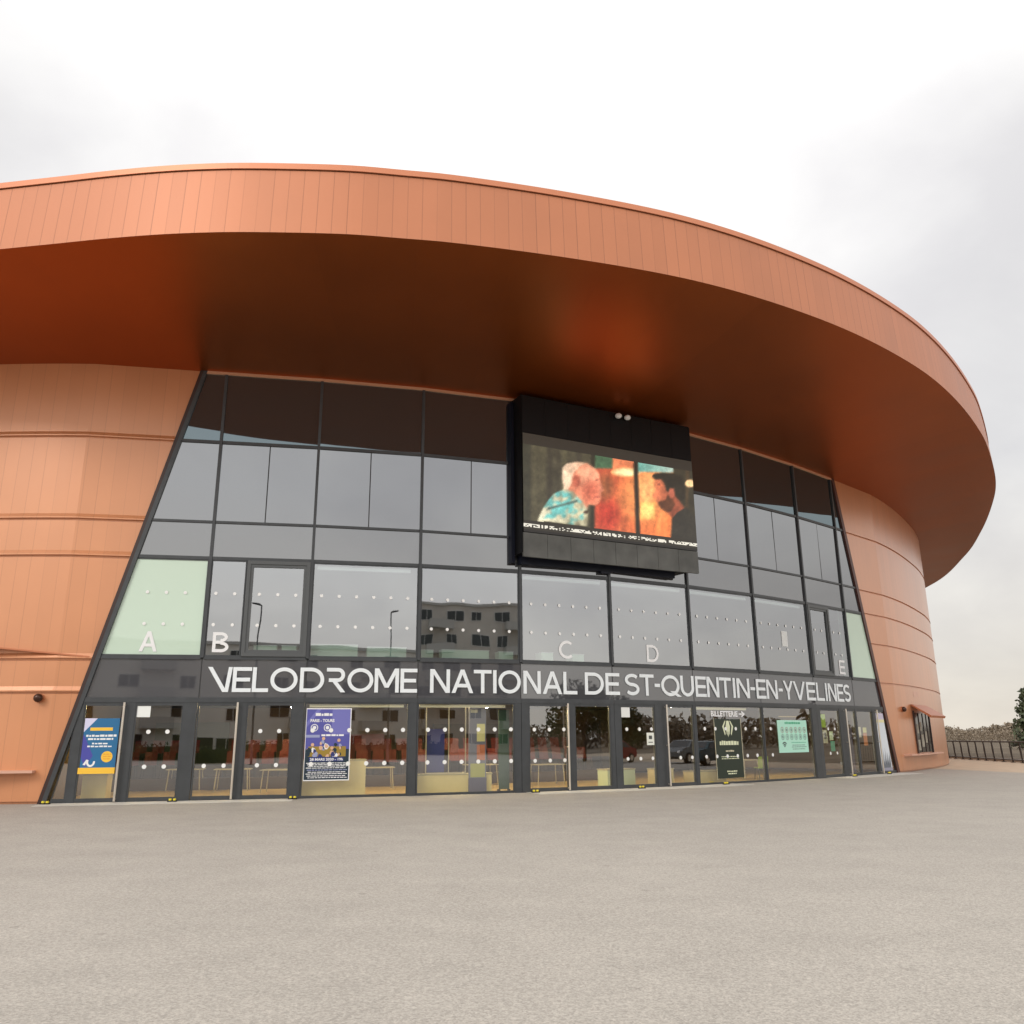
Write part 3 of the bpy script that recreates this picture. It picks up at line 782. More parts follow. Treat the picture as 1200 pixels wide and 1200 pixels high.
# ------------------------------------------------------------------ posters and notices
def plate(k, u0, u1, z0, z1, w, colr, name, label, cat, skew=0, rough=.4):
    mb = MB(); fpoly(mb, k, [(u0, z0), (u1, z0), (u1+skew, z1), (u0+skew, z1)], w, 0, .006)
    return mb
def quadp(mb, k, u0, u1, z0, z1, w, mi): fpoly(mb, k, [(u0, z0), (u1, z0), (u1, z1), (u0, z1)], w, mi)
def lines(mb, k, u0, u1, z, w, mi, h, seed, fill=.9):
    """a line of small print: short word-like dashes"""
    r = random.Random(seed); x = u0
    while x < u1-.01:
        l = r.uniform(.05, .16); e = min(x+l, u1)
        quadp(mb, k, x, e, z, z+h*r.uniform(.8, 1.1), w, mi); x = e+.02
# blue poster on the first door
mb = MB(); k = 0
fpoly(mb, k, [(.98, .97), (1.93, .97), (1.93, 2.35), (.98, 2.35)], .045, 0, .006)
fpoly(mb, k, [(.98, 1.96), (1.32, 2.35), (.98, 2.35)], .0465, 1); quadp(mb, k, .94, 1.93, .80, .97, .045, 2)
fpoly(mb, k, [(.98, 1.25), (1.12, .97), (1.3, 1.3), (1.05, 1.8), (.98, 1.9)], .0462, 5)
quadp(mb, k, 1.15, 1.76, 2.0, 2.09, .048, 2)
for z, a, b in ((1.83, 1.06, 1.88), (1.74, 1.12, 1.80)): lines(mb, k, a, b, z, .048, 3, .055, int(z*100))
for z, a, b in ((1.62, 1.24, 1.66), (1.54, 1.12, 1.78)): lines(mb, k, a, b, z, .048, 3, .04, int(z*100))
T0 = Vector((DIR[0].x, DIR[0].y, 0)); ZZ = Vector((0, 0, 1))
mb.disc(F(k, 1.68, .048, 1.27), T0, ZZ, .155, 20, 2)
for z in (1.20, 1.27, 1.33): lines(mb, k, 1.58, 1.79, z, .0495, 4, .02, int(z*50))
for gi, q in enumerate(arcstrip(1.26, 1.13, .12, .14, .055, 150, 370, 14)): fpoly(mb, k, q[::-1], .048, 3)
fpoly(mb, k, [(1.05, 1.05), (1.12, 1.04), (1.17, 1.16), (1.14, 1.2)], .048, 3)
pm = lambda n, c: mat(n, srgb(*c), .45)
tag(mb.build('poster', [pm('poster_blue', (34, 104, 150)), pm('poster_lilac', (208, 206, 232)), pm('poster_yellow', (240, 190, 60)), M_white, pm('poster_orange', (226, 140, 50)), pm('poster_violet', (70, 72, 158))], None, F(k, .94, .04, .80)), 'blue poster with yellow circle and yellow foot on the leftmost door', 'poster')
# match poster in the window
k = 2; mb = MB(); W0 = .006
fpoly(mb, k, [(.07, .50), (1.43, .50), (1.43, 2.63), (.07, 2.63)], W0-.002, 0, .002)
quadp(mb, k, .09, 1.40, .53, 1.42, W0, 2); quadp(mb, k, .09, 1.40, 1.42, 2.60, W0, 1)
fpoly(mb, k, [(.09, 2.2), (.09, 2.05), (.52, 2.60), (.40, 2.60)], W0+.001, 3); quadp(mb, k, .85, 1.40, 1.85, 2.60, W0+.0012, 3)  # diagonal and paler band: reflection of the flats, painted onto the poster
lines(mb, k, .35, .85, 2.40, W0+.003, 0, .08, 2); ftext(mb, k, .20, W0+.003, 2.22, 'PARIS - TOURS', .12, 0, .72, 0, .004)
for uc in (.33, .72):
    for q in arcstrip(uc, 2.05, .11, .11, .022, 0, 360, 20): fpoly(mb, k, q[::-1], W0+.003, 0)
    mb.disc(F(k, uc, W0+.003, 2.05), Vector((DIR[2].x, DIR[2].y, 0)), ZZ, .055, 12, 0)
quadp(mb, k, .09, .5, 1.76, 1.84, W0+.0025, 4); lines(mb, k, .55, 1.22, 1.80, W0+.003, 0, .05, 5)
quadp(mb, k, .18, 1.3, 1.20, 1.50, W0+.0015, 5)
rp = random.Random(5)
for uc, zc, hh in ((.30, 1.3, .5), (.62, 1.42, .62), (.88, 1.25, .4), (1.08, 1.40, .55)):     # players
    for j in range(9):
        cu = uc+rp.uniform(-.12, .12); cz = zc+rp.uniform(-.5, .5)*hh*.7; r = rp.uniform(.035, .075)
        fpoly(mb, k, [(cu+r*math.cos(a)*rp.uniform(.6, 1.3), cz+r*1.3*math.sin(a)*rp.uniform(.7, 1.2)) for a in [R(60*i) for i in range(6)]], W0+.003+.0006*j, [0, 2, 4, 6, 0, 7][rp.randrange(6)])
    mb.disc(F(k, uc, W0+.0095, zc+hh*.5), Vector((DIR[2].x, DIR[2].y, 0)), ZZ, .05, 12, 6)
quadp(mb, k, .22, 1.24, 1.06, 1.19, W0+.009, 7); ftext(mb, k, .24, W0+.0105, 1.085, '28 MARS 2020 - 19h', .10, 0, .98, 0, .003)
for i, z in enumerate((1.0, .955, .91, .86, .80, .74, .69, .63, .58)): lines(mb, k, .14+.03*(i % 3), 1.36-.05*(i % 2), z, W0+.003, 0 if i != 4 else 4, .022, 20+i)
tag(mb.build('poster', [M_white, pm('match_violet', (84, 84, 158)), pm('match_dark', (22, 44, 58)), pm('match_reflection_violet', (112, 112, 180)), pm('match_grey', (150, 156, 190)), pm('match_gold', (150, 124, 46)), pm('match_skin', (214, 172, 140)), pm('match_navy', (40, 50, 110))], None, F(k, .06, W0, .5)), 'large match poster PARIS - TOURS with players in white frame on the window', 'poster')
# BILLETTERIE with arrow
k = 6; mb = MB()
ftext(mb, k, .82, .012, 2.42, 'BILLETTERIE', .27, 0, 1.48, 0, .010)
fpoly(mb, k, [(2.36, 2.485), (2.58, 2.485), (2.58, 2.535), (2.36, 2.535)], .012, 0)
fpoly(mb, k, [(2.52, 2.385), (2.72, 2.51), (2.52, 2.635), (2.50, 2.58), (2.60, 2.51), (2.50, 2.44)], .0135, 0)
tag(mb.build('window_lettering', M_white, None, F(k, .82, .01, 2.42)), 'white lettering BILLETTERIE with right arrow on the ticket window glass', 'lettering')
# dark banner with emblem under it
mb = MB(); W0 = .009
fpoly(mb, k, [(.98, .20), (2.42, .20), (2.42, 2.32), (.98, 2.32)], W0, 0, .003)
quadp(mb, k, .95, .975, .16, 2.35, W0+.004, 2); quadp(mb, k, 2.425, 2.45, .16, 2.35, W0+.004, 2)
for a in range(3):
    s_ = .30-.09*a
    fpoly(mb, k, [(1.70-s_, 2.05), (1.70-s_*.6, 1.72), (1.70-s_*.35, 1.9), (1.70, 1.66), (1.70+s_*.35, 1.9), (1.70+s_*.6, 1.72), (1.70+s_, 2.05), (1.70+s_*.5, 2.26), (1.70-s_*.5, 2.26)], W0+.003+.0015*a, [1, 0, 1][a])
ftext(mb, k, 1.20, W0+.004, 1.38, 'POUR ON Y VA', .17, 1, 1.05) if False else lines(mb, k, 1.20, 2.24, 1.38, W0+.004, 1, .15, 41)
lines(mb, k, 1.5, 1.95, 1.14, W0+.004, 2, .06, 42); lines(mb, k, 1.25, 2.2, .95, W0+.004, 1, .03, 43); lines(mb, k, 1.25, 2.2, .88, W0+.004, 1, .03, 44)
lines(mb, k, 1.5, 2.05, .42, W0+.004, 1, .05, 45); lines(mb, k, 1.55, 2.0, .34, W0+.004, 1, .04, 46)
tag(mb.build('banner', [pm('banner_green_black', (30, 42, 28)), pm('banner_pale_green', (216, 220, 186)), pm('banner_strip', (196, 188, 160))], None, F(k, .95, W0, .16)), 'dark green banner with pale emblem on the glass below BILLETTERIE', 'banner')
# mint notice with icons
k = 7; mb = MB()
fpoly(mb, k, [(.90, 1.05), (2.90, 1.05), (2.90, 2.30), (.90, 2.30)], .020, 0, .006)
ftext(mb, k, 1.45, .0222, 2.12, 'CONSIGNES', .10, 1, 1.1) if False else lines(mb, k, 1.40, 2.45, 2.15, .0222, 1, .08, 51)
for row in range(2):
    for i in range(6):
        uc = 1.20+i*.30; zc = 1.92-row*.27
        for q in arcstrip(uc, zc, .105, .11, .022, 0, 360, 16): fpoly(mb, k, q[::-1], .0222, 2 if row == 0 else 3)
        r_ = random.Random(row*6+i)
        fpoly(mb, k, [(uc+.055*math.cos(R(72*j+r_.uniform(0, 30)))*r_.uniform(.5, 1.2), zc+.055*math.sin(R(72*j))*r_.uniform(.6, 1.2)) for j in range(5)], .0228, 3)
for r_ in (.22, .14, .07):
    for q in arcstrip(1.28, 1.24, r_*.9, r_, .045, 45, 135, 10): fpoly(mb, k, q[::-1], .0222, 4)
for i, z in enumerate((1.42, 1.32, 1.25, 1.17)): lines(mb, k, 1.75+.05*(i % 2), 2.75-.1*(i % 2), z, .0222, 1 if i == 0 else 3, .025, 60+i)
tag(mb.build('poster', [pm('notice_mint', (176, 226, 206)), pm('notice_green', (70, 170, 130)), pm('notice_rose', (150, 96, 92)), pm('notice_grey', (92, 116, 108)), pm('notice_black', (26, 34, 34))], None, F(k, .9, .02, 1.05)), 'mint green notice with two rows of round icons on the glass', 'poster')
# pale forest banner at the right end
k = 9; mb = MB(); sk = -.09
def bq(u0, u1, z0, z1, w, mi):
    f = lambda z: -.19*(z-.03)
    fpoly(mb, k, [(u0+f(z0), z0), (u1+f(z0), z0), (u1+f(z1), z1), (u0+f(z1), z1)], w, mi)
fpoly(mb, k, [(1.93, .04), (3.0, .04), (2.62, 2.66), (1.88, 2.66)], .020, 0, .006)
fpoly(mb, k, [(1.885, 2.25), (2.685, 2.25), (2.62, 2.66), (1.88, 2.66)], .0225, 1); fpoly(mb, k, [(1.885, 2.25), (2.685, 2.25), (2.66, 2.38), (1.885, 2.38)], .024, 2)
rp = random.Random(9)
for i in range(13):
    u = 2.0+i*.068; h_ = rp.uniform(.35, 1.0); z = .22
    fpoly(mb, k, [(u-.05, z), (u+.05, z), (u+.02, z+h_*.6), (u, z+h_)], .0222+.0004*i, 3)
fpoly(mb, k, [(1.93, .06), (2.97, .06), (2.95, .26), (1.93, .26)], .0285, 4); fpoly(mb, k, [(1.95, .05), (2.96, .05), (2.95, .13), (1.95, .13)], .0295, 0)
tag(mb.build('banner', [pm('banner_ice', (214, 220, 226)), pm('banner_lilac', (196, 190, 208)), pm('banner_sun', (226, 218, 170)), pm('banner_pine', (104, 110, 118)), pm('banner_shade', (150, 148, 164))], None, F(k, 1.93, .02, .04)), 'tall pale banner with dark pine silhouettes beside the right jamb', 'banner')
# small notices
def notice(k, u0, u1, z0, z1, w, c, label, extra=()):
    mb = MB(); fpoly(mb, k, [(u0, z0), (u1, z0), (u1, z1), (u0, z1)], w, 0, .004)
    ms = [pm('paper_%d_%d_%d' % c, c)]
    for i, (a, b, d, e, cc) in enumerate(extra):
        quadp(mb, k, a, b, d, e, w+.002+.0006*i, i+1); ms.append(pm('paper_%d_%d_%d' % cc, cc))
    tag(mb.build('notice', ms, None, F(k, u0, w, z0)), label, 'notice')
notice(0, 2.36, 2.74, 2.38, 2.70, .014, (230, 232, 228), 'white paper sheet at the top of the second door')
notice(5, .30, .68, 2.36, 2.70, .014, (226, 228, 224), 'white paper sheet in the top corner of a middle door')
notice(5, 1.38, 1.70, 1.42, 1.84, .014, (224, 226, 216), 'small white warning notice with dark triangle on a middle door', [(1.47, 1.61, 1.62, 1.74, (70, 74, 70)), (1.44, 1.64, 1.5, 1.53, (90, 94, 90))])
notice(7, 3.06, 3.12, 1.7, 1.8, .014, (190, 186, 170), 'tiny pale sticker right of the mint notice')
notice(8, .36, .74, 2.02, 2.56, -.04, (150, 186, 56), 'lime green sheet inside the door near the right end')
notice(8, .42, .78, 1.38, 1.92, -.04, (176, 176, 166), 'grey picture sheet below the lime green sheet', [(.5, .7, 1.55, 1.8, (70, 70, 66))])
notice(8, .95, 1.25, 1.50, 1.86, -.04, (196, 214, 196), 'pale sheet above the teal sheet on the door glass')
notice(8, .98, 1.32, 1.05, 1.46, -.04, (50, 146, 132), 'teal sheet on the glass near the right end')
notice(9, .20, .42, 1.60, 2.05, -.04, (206, 204, 206), 'white narrow sheet beside the purple stand')
notice(9, .62, .95, 1.80, 2.02, -.04, (210, 206, 150), 'cream sheet above the orange sheet')
notice(9, .60, .95, 1.25, 1.78, -.04, (196, 120, 70), 'orange printed sheet on the last door')
notice(7, 1.15, 2.35, 2.42, 2.46, -.05, (170, 150, 110), 'thin tan strip above the mint notice')
notice(7, 1.75, 2.10, 4.98, 5.88, -.05, (222, 224, 222), 'white sheet on the upper window above the sign') if False else notice(7, 1.75, 2.15, 5.25, 5.88, .014, (214, 216, 214), 'white sheet stuck on an upper window above the lettering')

# ------------------------------------------------------------------ wall lamps, door stops, slabs
def wall_lamp(c, nrm, label):
    e = empty('wall_lamp', c, label, 'wall lamp', 'round lamps on the copper walls')
    mb = MB(); mb.tube([c-nrm*.02, c+nrm*.05], .13, 16); mb.build('base_plate', M_trim, e)
    mb = MB(); q = c+nrm*.10; mb.ball(q, .125, .125, .125, 14); mb.build('globe', mat('dark_bronze', (.06, .025, .015), .25, .4), e, smooth=True)
wall_lamp(F(0, -.35, .0, 2.93), Vector((NOR[0].x, NOR[0].y, 0)), 'round dark lamp on the copper wall left of the doors')
pl_ = onwall(.75, .0, 2.88); wall_lamp(pl_, Vector((.78, -.62, 0)), 'round dark lamp on the copper wall beside the ticket hatch')
spots = [(0, .28, 'below the left jamb'), (1, -.42, 'between the second and third door leaves'), (1, 2.93, 'at the right end of the left doors'), (4, .33, 'at the left end of the middle doors'), (5, .80, 'in front of the middle doors'), (6, 1.02, 'below the dark emblem banner'), (8, 2.0, 'by the purple stand doors'), (9, 1.9, 'below the pine banner')]
proto = None
for k, u, where in spots:
    c = F(k, u, .34, 0)
    if proto is None:
        proto = empty('door_stop', c)
        mb = MB(); mb.box(c.x-.13, c.x+.13, c.y-.05, c.y+.05, 0.016, .05); mb.build('foot', M_black, proto)
        mb = MB(); mb.tube([c+Vector((-.06, 0, .05)), c+Vector((-.06, 0, .10))], .04, 10); mb.tube([c+Vector((.06, 0, .05)), c+Vector((.06, 0, .10))], .04, 10); mb.build('buffer', M_yellow, proto)
        o = proto
    else: o = copy_tree(proto, c, math.atan2(DIR[k].y, DIR[k].x))
    tag(o, 'yellow door stop on the ground '+where, 'door stop', 'yellow door stops')
def slab(k0, u0, k1, u1, w, label):
    mb = MB(); pts_in = [F(k0, u0, .06, .016)]; pts_out = [F(k0, u0, w, .016)]
    for k in range(k0+1, k1+1):
        n = (NOR[k-1]+NOR[k]).normalized(); q = MU[k]
        pts_in.append(Vector((q.x+n.x*.06, q.y+n.y*.06, .016))); pts_out.append(Vector((q.x+n.x*w, q.y+n.y*w, .016)))
    pts_in.append(F(k1, u1, .06, .016)); pts_out.append(F(k1, u1, w, .016))
    A = pts_in; B = pts_out
    mb.grid([B, A]); mb.grid([[Vector((p.x, p.y, 0)) for p in B], B])
    o = mb.build('threshold', M_conc); tag(o, kind='structure'); return o
slab(0, .15, 1, 2.95, 1.0, ''); slab(4, .1, 6, 1.7, 1.05, ''); slab(8, .2, 9, 3.6, 1.1, '')

# ------------------------------------------------------------------ furniture behind the glass
def place(k, u, w): return F(k, u, -w, .012)
def ang(k): return math.atan2(DIR[k].y, DIR[k].x)
# counters and low cream plinths, directly behind the panes
def counter(k, u0, u1, w0, w1, h, label, m=M_cream):
    c = F(k, (u0+u1)/2, -(w0+w1)/2, .012); e = empty('counter', c, label, 'counter')
    mb = MB(); fbox(mb, k, u0, u1, -w1, -w0, .014, h-.04); mb.build('front_panel', m, e)
    mb = MB(); fbox(mb, k, u0-.02, u1+.02, -w1-.02, -w0+.02, h-.04, h); mb.build('worktop', M_wtable, e)
counter(2, .05, 1.95, .35, 1.0, 1.10, 'cream counter behind the match poster')
counter(3, .12, 2.55, .30, .75, .62, 'low cream plinth carrying the glass display case')
counter(0, .95, 1.62, .5, 1.1, .78, 'cream counter behind the first door')
counter(5, .3, 1.5, .9, 1.5, .62, 'cream bench behind the middle doors', mat('pale_sage', (.55, .66, .52), .5))
counter(5, 2.3, 3.1, .7, 1.2, .60, 'cream low block right of the pale sage bench')
counter(6, .15, 1.9, .4, .9, .48, 'low cream block below the dark banner')
# glass display case
c = F(3, 1.05, -.6, .63); e = empty('display_case', c, 'glass display case with a deep blue back panel on the cream plinth', 'display case')
mb = MB(); fbox(mb, 3, .48, 1.05, -.62, -.6, .66, 2.0); mb.build('back_panel', mat('deep_blue_panel', (.025, .035, .24), .4), e)
mb = MB()
for u in (.38, 1.12, 1.68): fbox(mb, 3, u, u+.03, -.40, -.36, .625, 2.68)
fbox(mb, 3, .38, 1.71, -.40, -.36, .625, .66); mb.build('frame', M_steel, e)
# kiosk totem
c = F(3, 2.05, -.25, .012); e = empty('leaflet_totem', c, 'tall grey violet totem with pinned sheets behind the window', 'totem')
mb = MB(); fbox(mb, 3, 1.78, 2.34, -.34, -.22, .014, 2.70); mb.build('panel', mat('grey_violet_panel', (.16, .17, .30), .5), e)
for i, (a, b, z0, z1, cc) in enumerate(((2.03, 2.30, 1.60, 2.15, (216, 212, 170)), (2.03, 2.30, 1.02, 1.50, (190, 116, 96)), (1.82, 2.30, .50, .92, (170, 172, 110)), (1.82, 2.05, 2.50, 2.60, (200, 200, 210)), (1.95, 2.15, .26, .33, (200, 200, 210)))):
    mb = MB(); fbox(mb, 3, a, b, -.22, -.214, z0, z1); mb.build('sheet', pm('sheet_%d' % i, cc), e)
mb = MB(); fbox(mb, 3, 1.77, 2.35, -.36, -.205, .014, .48); mb.build('base', mat('violet_base', (.10, .10, .22), .5), e)
# green wing and purple stand
c = F(3, 2.98, -.5, .012); e = empty('folding_screen', c, 'dark green panel standing at the right edge of the display window', 'screen panel')
mb = MB(); fbox(mb, 3, 2.85, 3.2, -.5, -.45, .1, 2.6); mb.build('panel', mat('bottle_green', (.02, .07, .055), .5), e)
mb = MB(); fbox(mb, 3, 2.82, 2.88, -.56, -.40, .014, .1); fbox(mb, 3, 3.16, 3.22, -.56, -.40, .014, .1); mb.build('foot', M_black, e)
c = F(9, .0, -.4, .012); e = empty('banner_stand', c, 'narrow purple roll up banner inside the last doors', 'banner stand')
mb = MB(); fbox(mb, 9, -.1, .30, -.42, -.40, .1, 2.0); mb.build('banner', mat('purple_cloth', (.06, .05, .14), .6), e)
mb = MB(); fbox(mb, 9, -.12, .32, -.48, -.34, .014, .1); mb.build('base', M_steel, e)
# tables
tp = None
TBL = [(1, 2.3, 3.2, 'white table right of centre behind the third and fourth doors'), (1, .6, 4.6, 'white table deep behind the third door'), (2, 2.6, 4.0, 'white table in front of the red seats'), (4, 2.7, 3.6, 'white table behind the middle doors'), (4, .6, 5.0, 'white table in front of far red seats behind middle doors'), (7, 1.5, 2.2, 'white table beside the lime green chair'), (0, 3.0, 5.2, 'white table deep behind the second door')]
for k, u, w, lab in TBL:
    c = place(k, u, w)
    if tp is None:
        tp = empty('table', c); o = tp
        mb = MB(); mb.box(c.x-.6, c.x+.6, c.y-.4, c.y+.4, .72, .75); mb.build('tabletop', M_wtable, tp)
        for sx in (-1, 1):
            for sy in (-1, 1):
                mb = MB(); mb.tube([(c.x+sx*.5, c.y+sy*.32, .72), (c.x+sx*.55, c.y+sy*.36, .012)], .02, 8); mb.build('leg', M_wtable, tp)
    else: o = copy_tree(tp, c, ang(k))
    tag(o, lab, 'table', 'white tables in the foyer')
# chairs
def make_chair(c, m):
    e = empty('chair', c)
    def P(x, y, z): return (c.x+x, c.y+y, c.z+z)
    mb = MB(); mb.prism([P(-.22, -.22, .45), P(.22, -.22, .45), P(.22, .20, .44), P(-.22, .20, .44)][::-1], [P(-.22, -.22, .48), P(.22, -.22, .48), P(.22, .20, .47), P(-.22, .20, .47)][::-1]); mb.build('seat', m, e)
    mb = MB(); rows = []
    for z, y in ((.47, .20), (.62, .235), (.78, .26), (.90, .29)): rows.append([P(-.21+.42*i/6, y+.03*abs(i-3)/3*-1, z) for i in range(7)])
    mb.grid(rows); rows2 = [[(p[0], p[1]+.02, p[2]) for p in r] for r in rows]; mb.grid([r[::-1] for r in rows2])
    mb.face(rows[-1]+rows2[-1][::-1]); mb.build('backrest', m, e)
    for sx in (-1, 1):
        for sy in (-1, 1):
            mb = MB(); mb.tube([P(sx*.18, sy*.17, .45), P(sx*.21, sy*.21, 0)], .012, 6); mb.build('leg', M_black, e)
    return e
rc = make_chair(place(2, 2.0, 6.5), M_red); first = True
WH = {0: 'behind the second door', 1: 'behind the third and fourth doors', 2: 'behind the match poster window', 3: 'behind the display case', 4: 'behind the middle doors', 5: 'behind the pale sage bench'}
for k in (0, 1, 2, 3, 4, 5):
    for row in range(2):
        for i in range(5):
            u = .35+i*.62; w = 6.0+row*1.1
            c = place(k, u, w)+Vector((0, 0, .40+.40*row)); lab = 'red plastic foyer chair in the rows seen '+WH[k]
            if first: rc.location = c; rc.rotation_euler = (0, 0, ang(k)); o = rc; first = False
            else: o = copy_tree(rc, c, ang(k))
            tag(o, lab, 'chair', 'red chairs seen '+WH[k])
for k in (0, 1, 2, 3, 4, 5):
    e = empty('seating_platform', place(k, LEN[k]/2, 6.5), 'stepped dark platform carrying the red chairs seen '+WH[k], 'platform')
    for row in range(2):
        mb = MB(); fbox(mb, k, .02, LEN[k]-.02, -6.55-1.1*row, -5.45-1.1*row, .014, .41+.40*row); mb.build('step', mat('dark_brown_step', (.05, .03, .02), .7), e)
gc = make_chair(place(7, .9, .9), M_green); gc.rotation_euler = (0, 0, ang(7)+2.6); tag(gc, 'lime green chair behind the window with the mint notice', 'chair')
# dark cabinet wall with red panels at the back
for k, u0, u1, z1, m, lab in ((2, .2, 3.3, 1.9, mat('dark_red_panel', (.14, .015, .015), .6), 'dark red panel wall at the back behind the red chairs'), (0, 1.0, 3.8, 2.4, mat('dark_green_panel', (.03, .045, .02), .6), 'dark green panel wall at the back left of the foyer'), (4, .2, 6.8, 2.3, mat('black_brown_panel', (.035, .022, .014), .6), 'black brown panel wall at the back behind the middle doors'), (7, .3, 6.4, 2.5, mat('umber_panel', (.05, .03, .015), .6), 'umber panel wall at the back behind the right windows')):
    c = F(k, u0, -9.4, .012); e = empty('room_divider', c, lab, 'divider')
    mb = MB(); fbox(mb, k, u0, u1, -9.5, -9.35, .1, z1); mb.build('panel', m, e)
    mb = MB(); fbox(mb, k, u0, u1, -9.55, -9.3, .014, .1); mb.build('base', M_black, e)
# low pale cabinets at the upper windows
CAB = [(1, 1.45, 2.15, 4.56), (1, 2.3, 2.75, 4.56), (2, .1, 1.55, 4.62), (2, 1.85, 3.1, 4.56), (3, .15, .55, 4.50), (3, .85, 2.45, 4.52), (3, 2.8, 3.3, 4.5), (4, .9, 1.35, 4.52), (4, 2.1, 2.55, 4.5)]
cl = ['first low pale cabinet behind the framed upper window', 'second low pale cabinet at the right of the framed upper window', 'wide pale green cabinet behind the upper window above VELODROME', 'grey green cabinet right of the wide one behind the same window', 'small pale green cabinet left behind the window above NATIONAL', 'long pale green cabinet behind the window above NATIONAL', 'small pale green cabinet right behind the window above NATIONAL', 'small pale cabinet left of the letter C', 'small pale cabinet right of the letter C']
for (k, a, b, z), lab in zip(CAB, cl):
    e = empty('cabinet', F(k, (a+b)/2, -.45, 4.0), lab, 'cabinet', 'low cabinets behind the upper windows')
    mb = MB(); fbox(mb, k, a, b, -.7, -.25, 4.0, z-.02); mb.build('carcass', mat('pale_sage_laminate', (.62, .76, .62), .5), e)
    mb = MB(); fbox(mb, k, a-.01, b+.01, -.71, -.235, z-.02, z); mb.build('cabinet_top', M_white, e)
# lit downlights of the foyer
dl = None
n_ = 0
for k, u, w in [(2, 2.2, 1.6), (3, 1.35, 1.2), (3, 2.0, 1.7), (4, 2.3, 1.4), (8, 1.3, 1.5), (1, 1.2, 2.5), (0, 2.0, 2.4), (5, 1.5, 3.2), (6, 1.8, 3.0), (7, 1.8, 3.0), (2, 1.0, 5.0), (3, 2.6, 5.0), (4, 1.0, 5.4), (1, 2.4, 6.0)]:
    c = F(k, u, -w, 3.01)
    if dl is None:
        dl = empty('downlight', c); o = dl
        mb = MB(); mb.tube([c-Vector((0, 0, .14)), c], .10, 14, caps=False); mb.build('can', M_black, dl)
        mb = MB(); mb.ball(c-Vector((0, 0, .13)), .085, .085, .04, 12); mb.build('lamp', M_lampE, dl)
    else: o = copy_tree(dl, c)
    n_ += 1
    tag(o, 'small lit downlight on the dark foyer ceiling', 'downlight', 'lit downlights in the foyer')

# ------------------------------------------------------------------ ground
def sheet(name, pts, z, m, kind='structure', nsub=0):
    mb = MB(); mb.face([(x, y, z) for x, y in pts]); o = mb.build(name, m); tag(o, kind=kind); return o
def asphalt():
    m = bpy.data.materials.new('worn_pale_asphalt'); m.use_nodes = True
    nt = m.node_tree; N = nt.nodes; L = nt.links; b = N['Principled BSDF']
    tc = N.new('ShaderNodeTexCoord')
    def nz(sc, det, ro=.6):
        n = N.new('ShaderNodeTexNoise'); n.inputs['Scale'].default_value = sc; n.inputs['Detail'].default_value = det; n.inputs['Roughness'].default_value = ro
        L.new(tc.outputs['Object'], n.inputs['Vector']); return n
    big = nz(.12, 5); med = nz(1.1, 5); fine = nz(26, 3); grit = N.new('ShaderNodeTexVoronoi'); grit.inputs['Scale'].default_value = 80; L.new(tc.outputs['Object'], grit.inputs['Vector'])
    r1 = N.new('ShaderNodeValToRGB'); L.new(big.outputs['Fac'], r1.inputs[0])
    r1.color_ramp.elements[0].position = .32; r1.color_ramp.elements[0].color = (.335, .308, .270, 1)
    r1.color_ramp.elements[1].position = .68; r1.color_ramp.elements[1].color = (.375, .345, .302, 1)
    def mul(prev, src, lo, hi, a=.3, c=.7):
        mr = N.new('ShaderNodeMapRange'); mr.inputs[1].default_value = a; mr.inputs[2].default_value = c; mr.inputs[3].default_value = lo; mr.inputs[4].default_value = hi
        L.new(src, mr.inputs[0]); v = N.new('ShaderNodeVectorMath'); v.operation = 'SCALE'; L.new(prev, v.inputs[0]); L.new(mr.outputs[0], v.inputs['Scale']); return v.outputs[0]
    c = mul(r1.outputs[0], med.outputs['Fac'], .95, 1.05); c = mul(c, fine.outputs['Fac'], .86, 1.14)
    sp = N.new('ShaderNodeSeparateColor'); L.new(grit.outputs['Color'], sp.inputs[0])
    c = mul(c, sp.outputs[0], .80, 1.20, 0, 1)
    # worn streaks and old damp patches with an outline of their own
    mp2 = N.new('ShaderNodeMapping'); mp2.inputs['Scale'].default_value = (.45, .8, 1); mp2.inputs['Rotation'].default_value = (0, 0, .2); L.new(tc.outputs['Object'], mp2.inputs[0])
    st = N.new('ShaderNodeTexNoise'); st.inputs['Scale'].default_value = 1.3; st.inputs['Detail'].default_value = 7; st.inputs['Roughness'].default_value = .65; L.new(mp2.outputs[0], st.inputs['Vector'])
    c = mul(c, st.outputs['Fac'], .965, 1.025, .36, .64)
    spt = N.new('ShaderNodeTexVoronoi'); spt.inputs['Scale'].default_value = .9; L.new(tc.outputs['Object'], spt.inputs['Vector'])
    c = mul(c, spt.outputs['Distance'], .78, 1.0, .02, .06)
    L.new(c, b.inputs['Base Color']); b.inputs['Roughness'].default_value = .85
    ad = N.new('ShaderNodeMath'); ad.operation = 'ADD'; L.new(fine.outputs['Fac'], ad.inputs[0]); L.new(grit.outputs['Distance'], ad.inputs[1])
    bp = N.new('ShaderNodeBump'); bp.inputs['Strength'].default_value = .35; bp.inputs['Distance'].default_value = .008; L.new(ad.outputs[0], bp.inputs['Height']); L.new(bp.outputs[0], b.inputs['Normal'])
    return m
M_earth = mat('winter_grass', (.15, .115, .075), .95, var=.35, vscale=.15)
sheet('ground', [(-900, -900), (900, -900), (900, 900), (-900, 900)], 0, M_earth)
sheet('plaza', [(-70, -24), (60, -24), (34, 20), (23.2, 38), (21.3, 45.0), (19, 52), (-70, 52)], .006, asphalt())
sheet('path', [(60, -24), (68, 20), (33.6, 36), (30.5, 50), (33.5, 75), (42, 120), (20, 140), (20, 52.5), (21.35, 45.0), (23.25, 38.0), (34.05, 20)], .0045, mat('sandy_path', (.50, .40, .29), .9, var=.12, vscale=1.5, bump=.2))

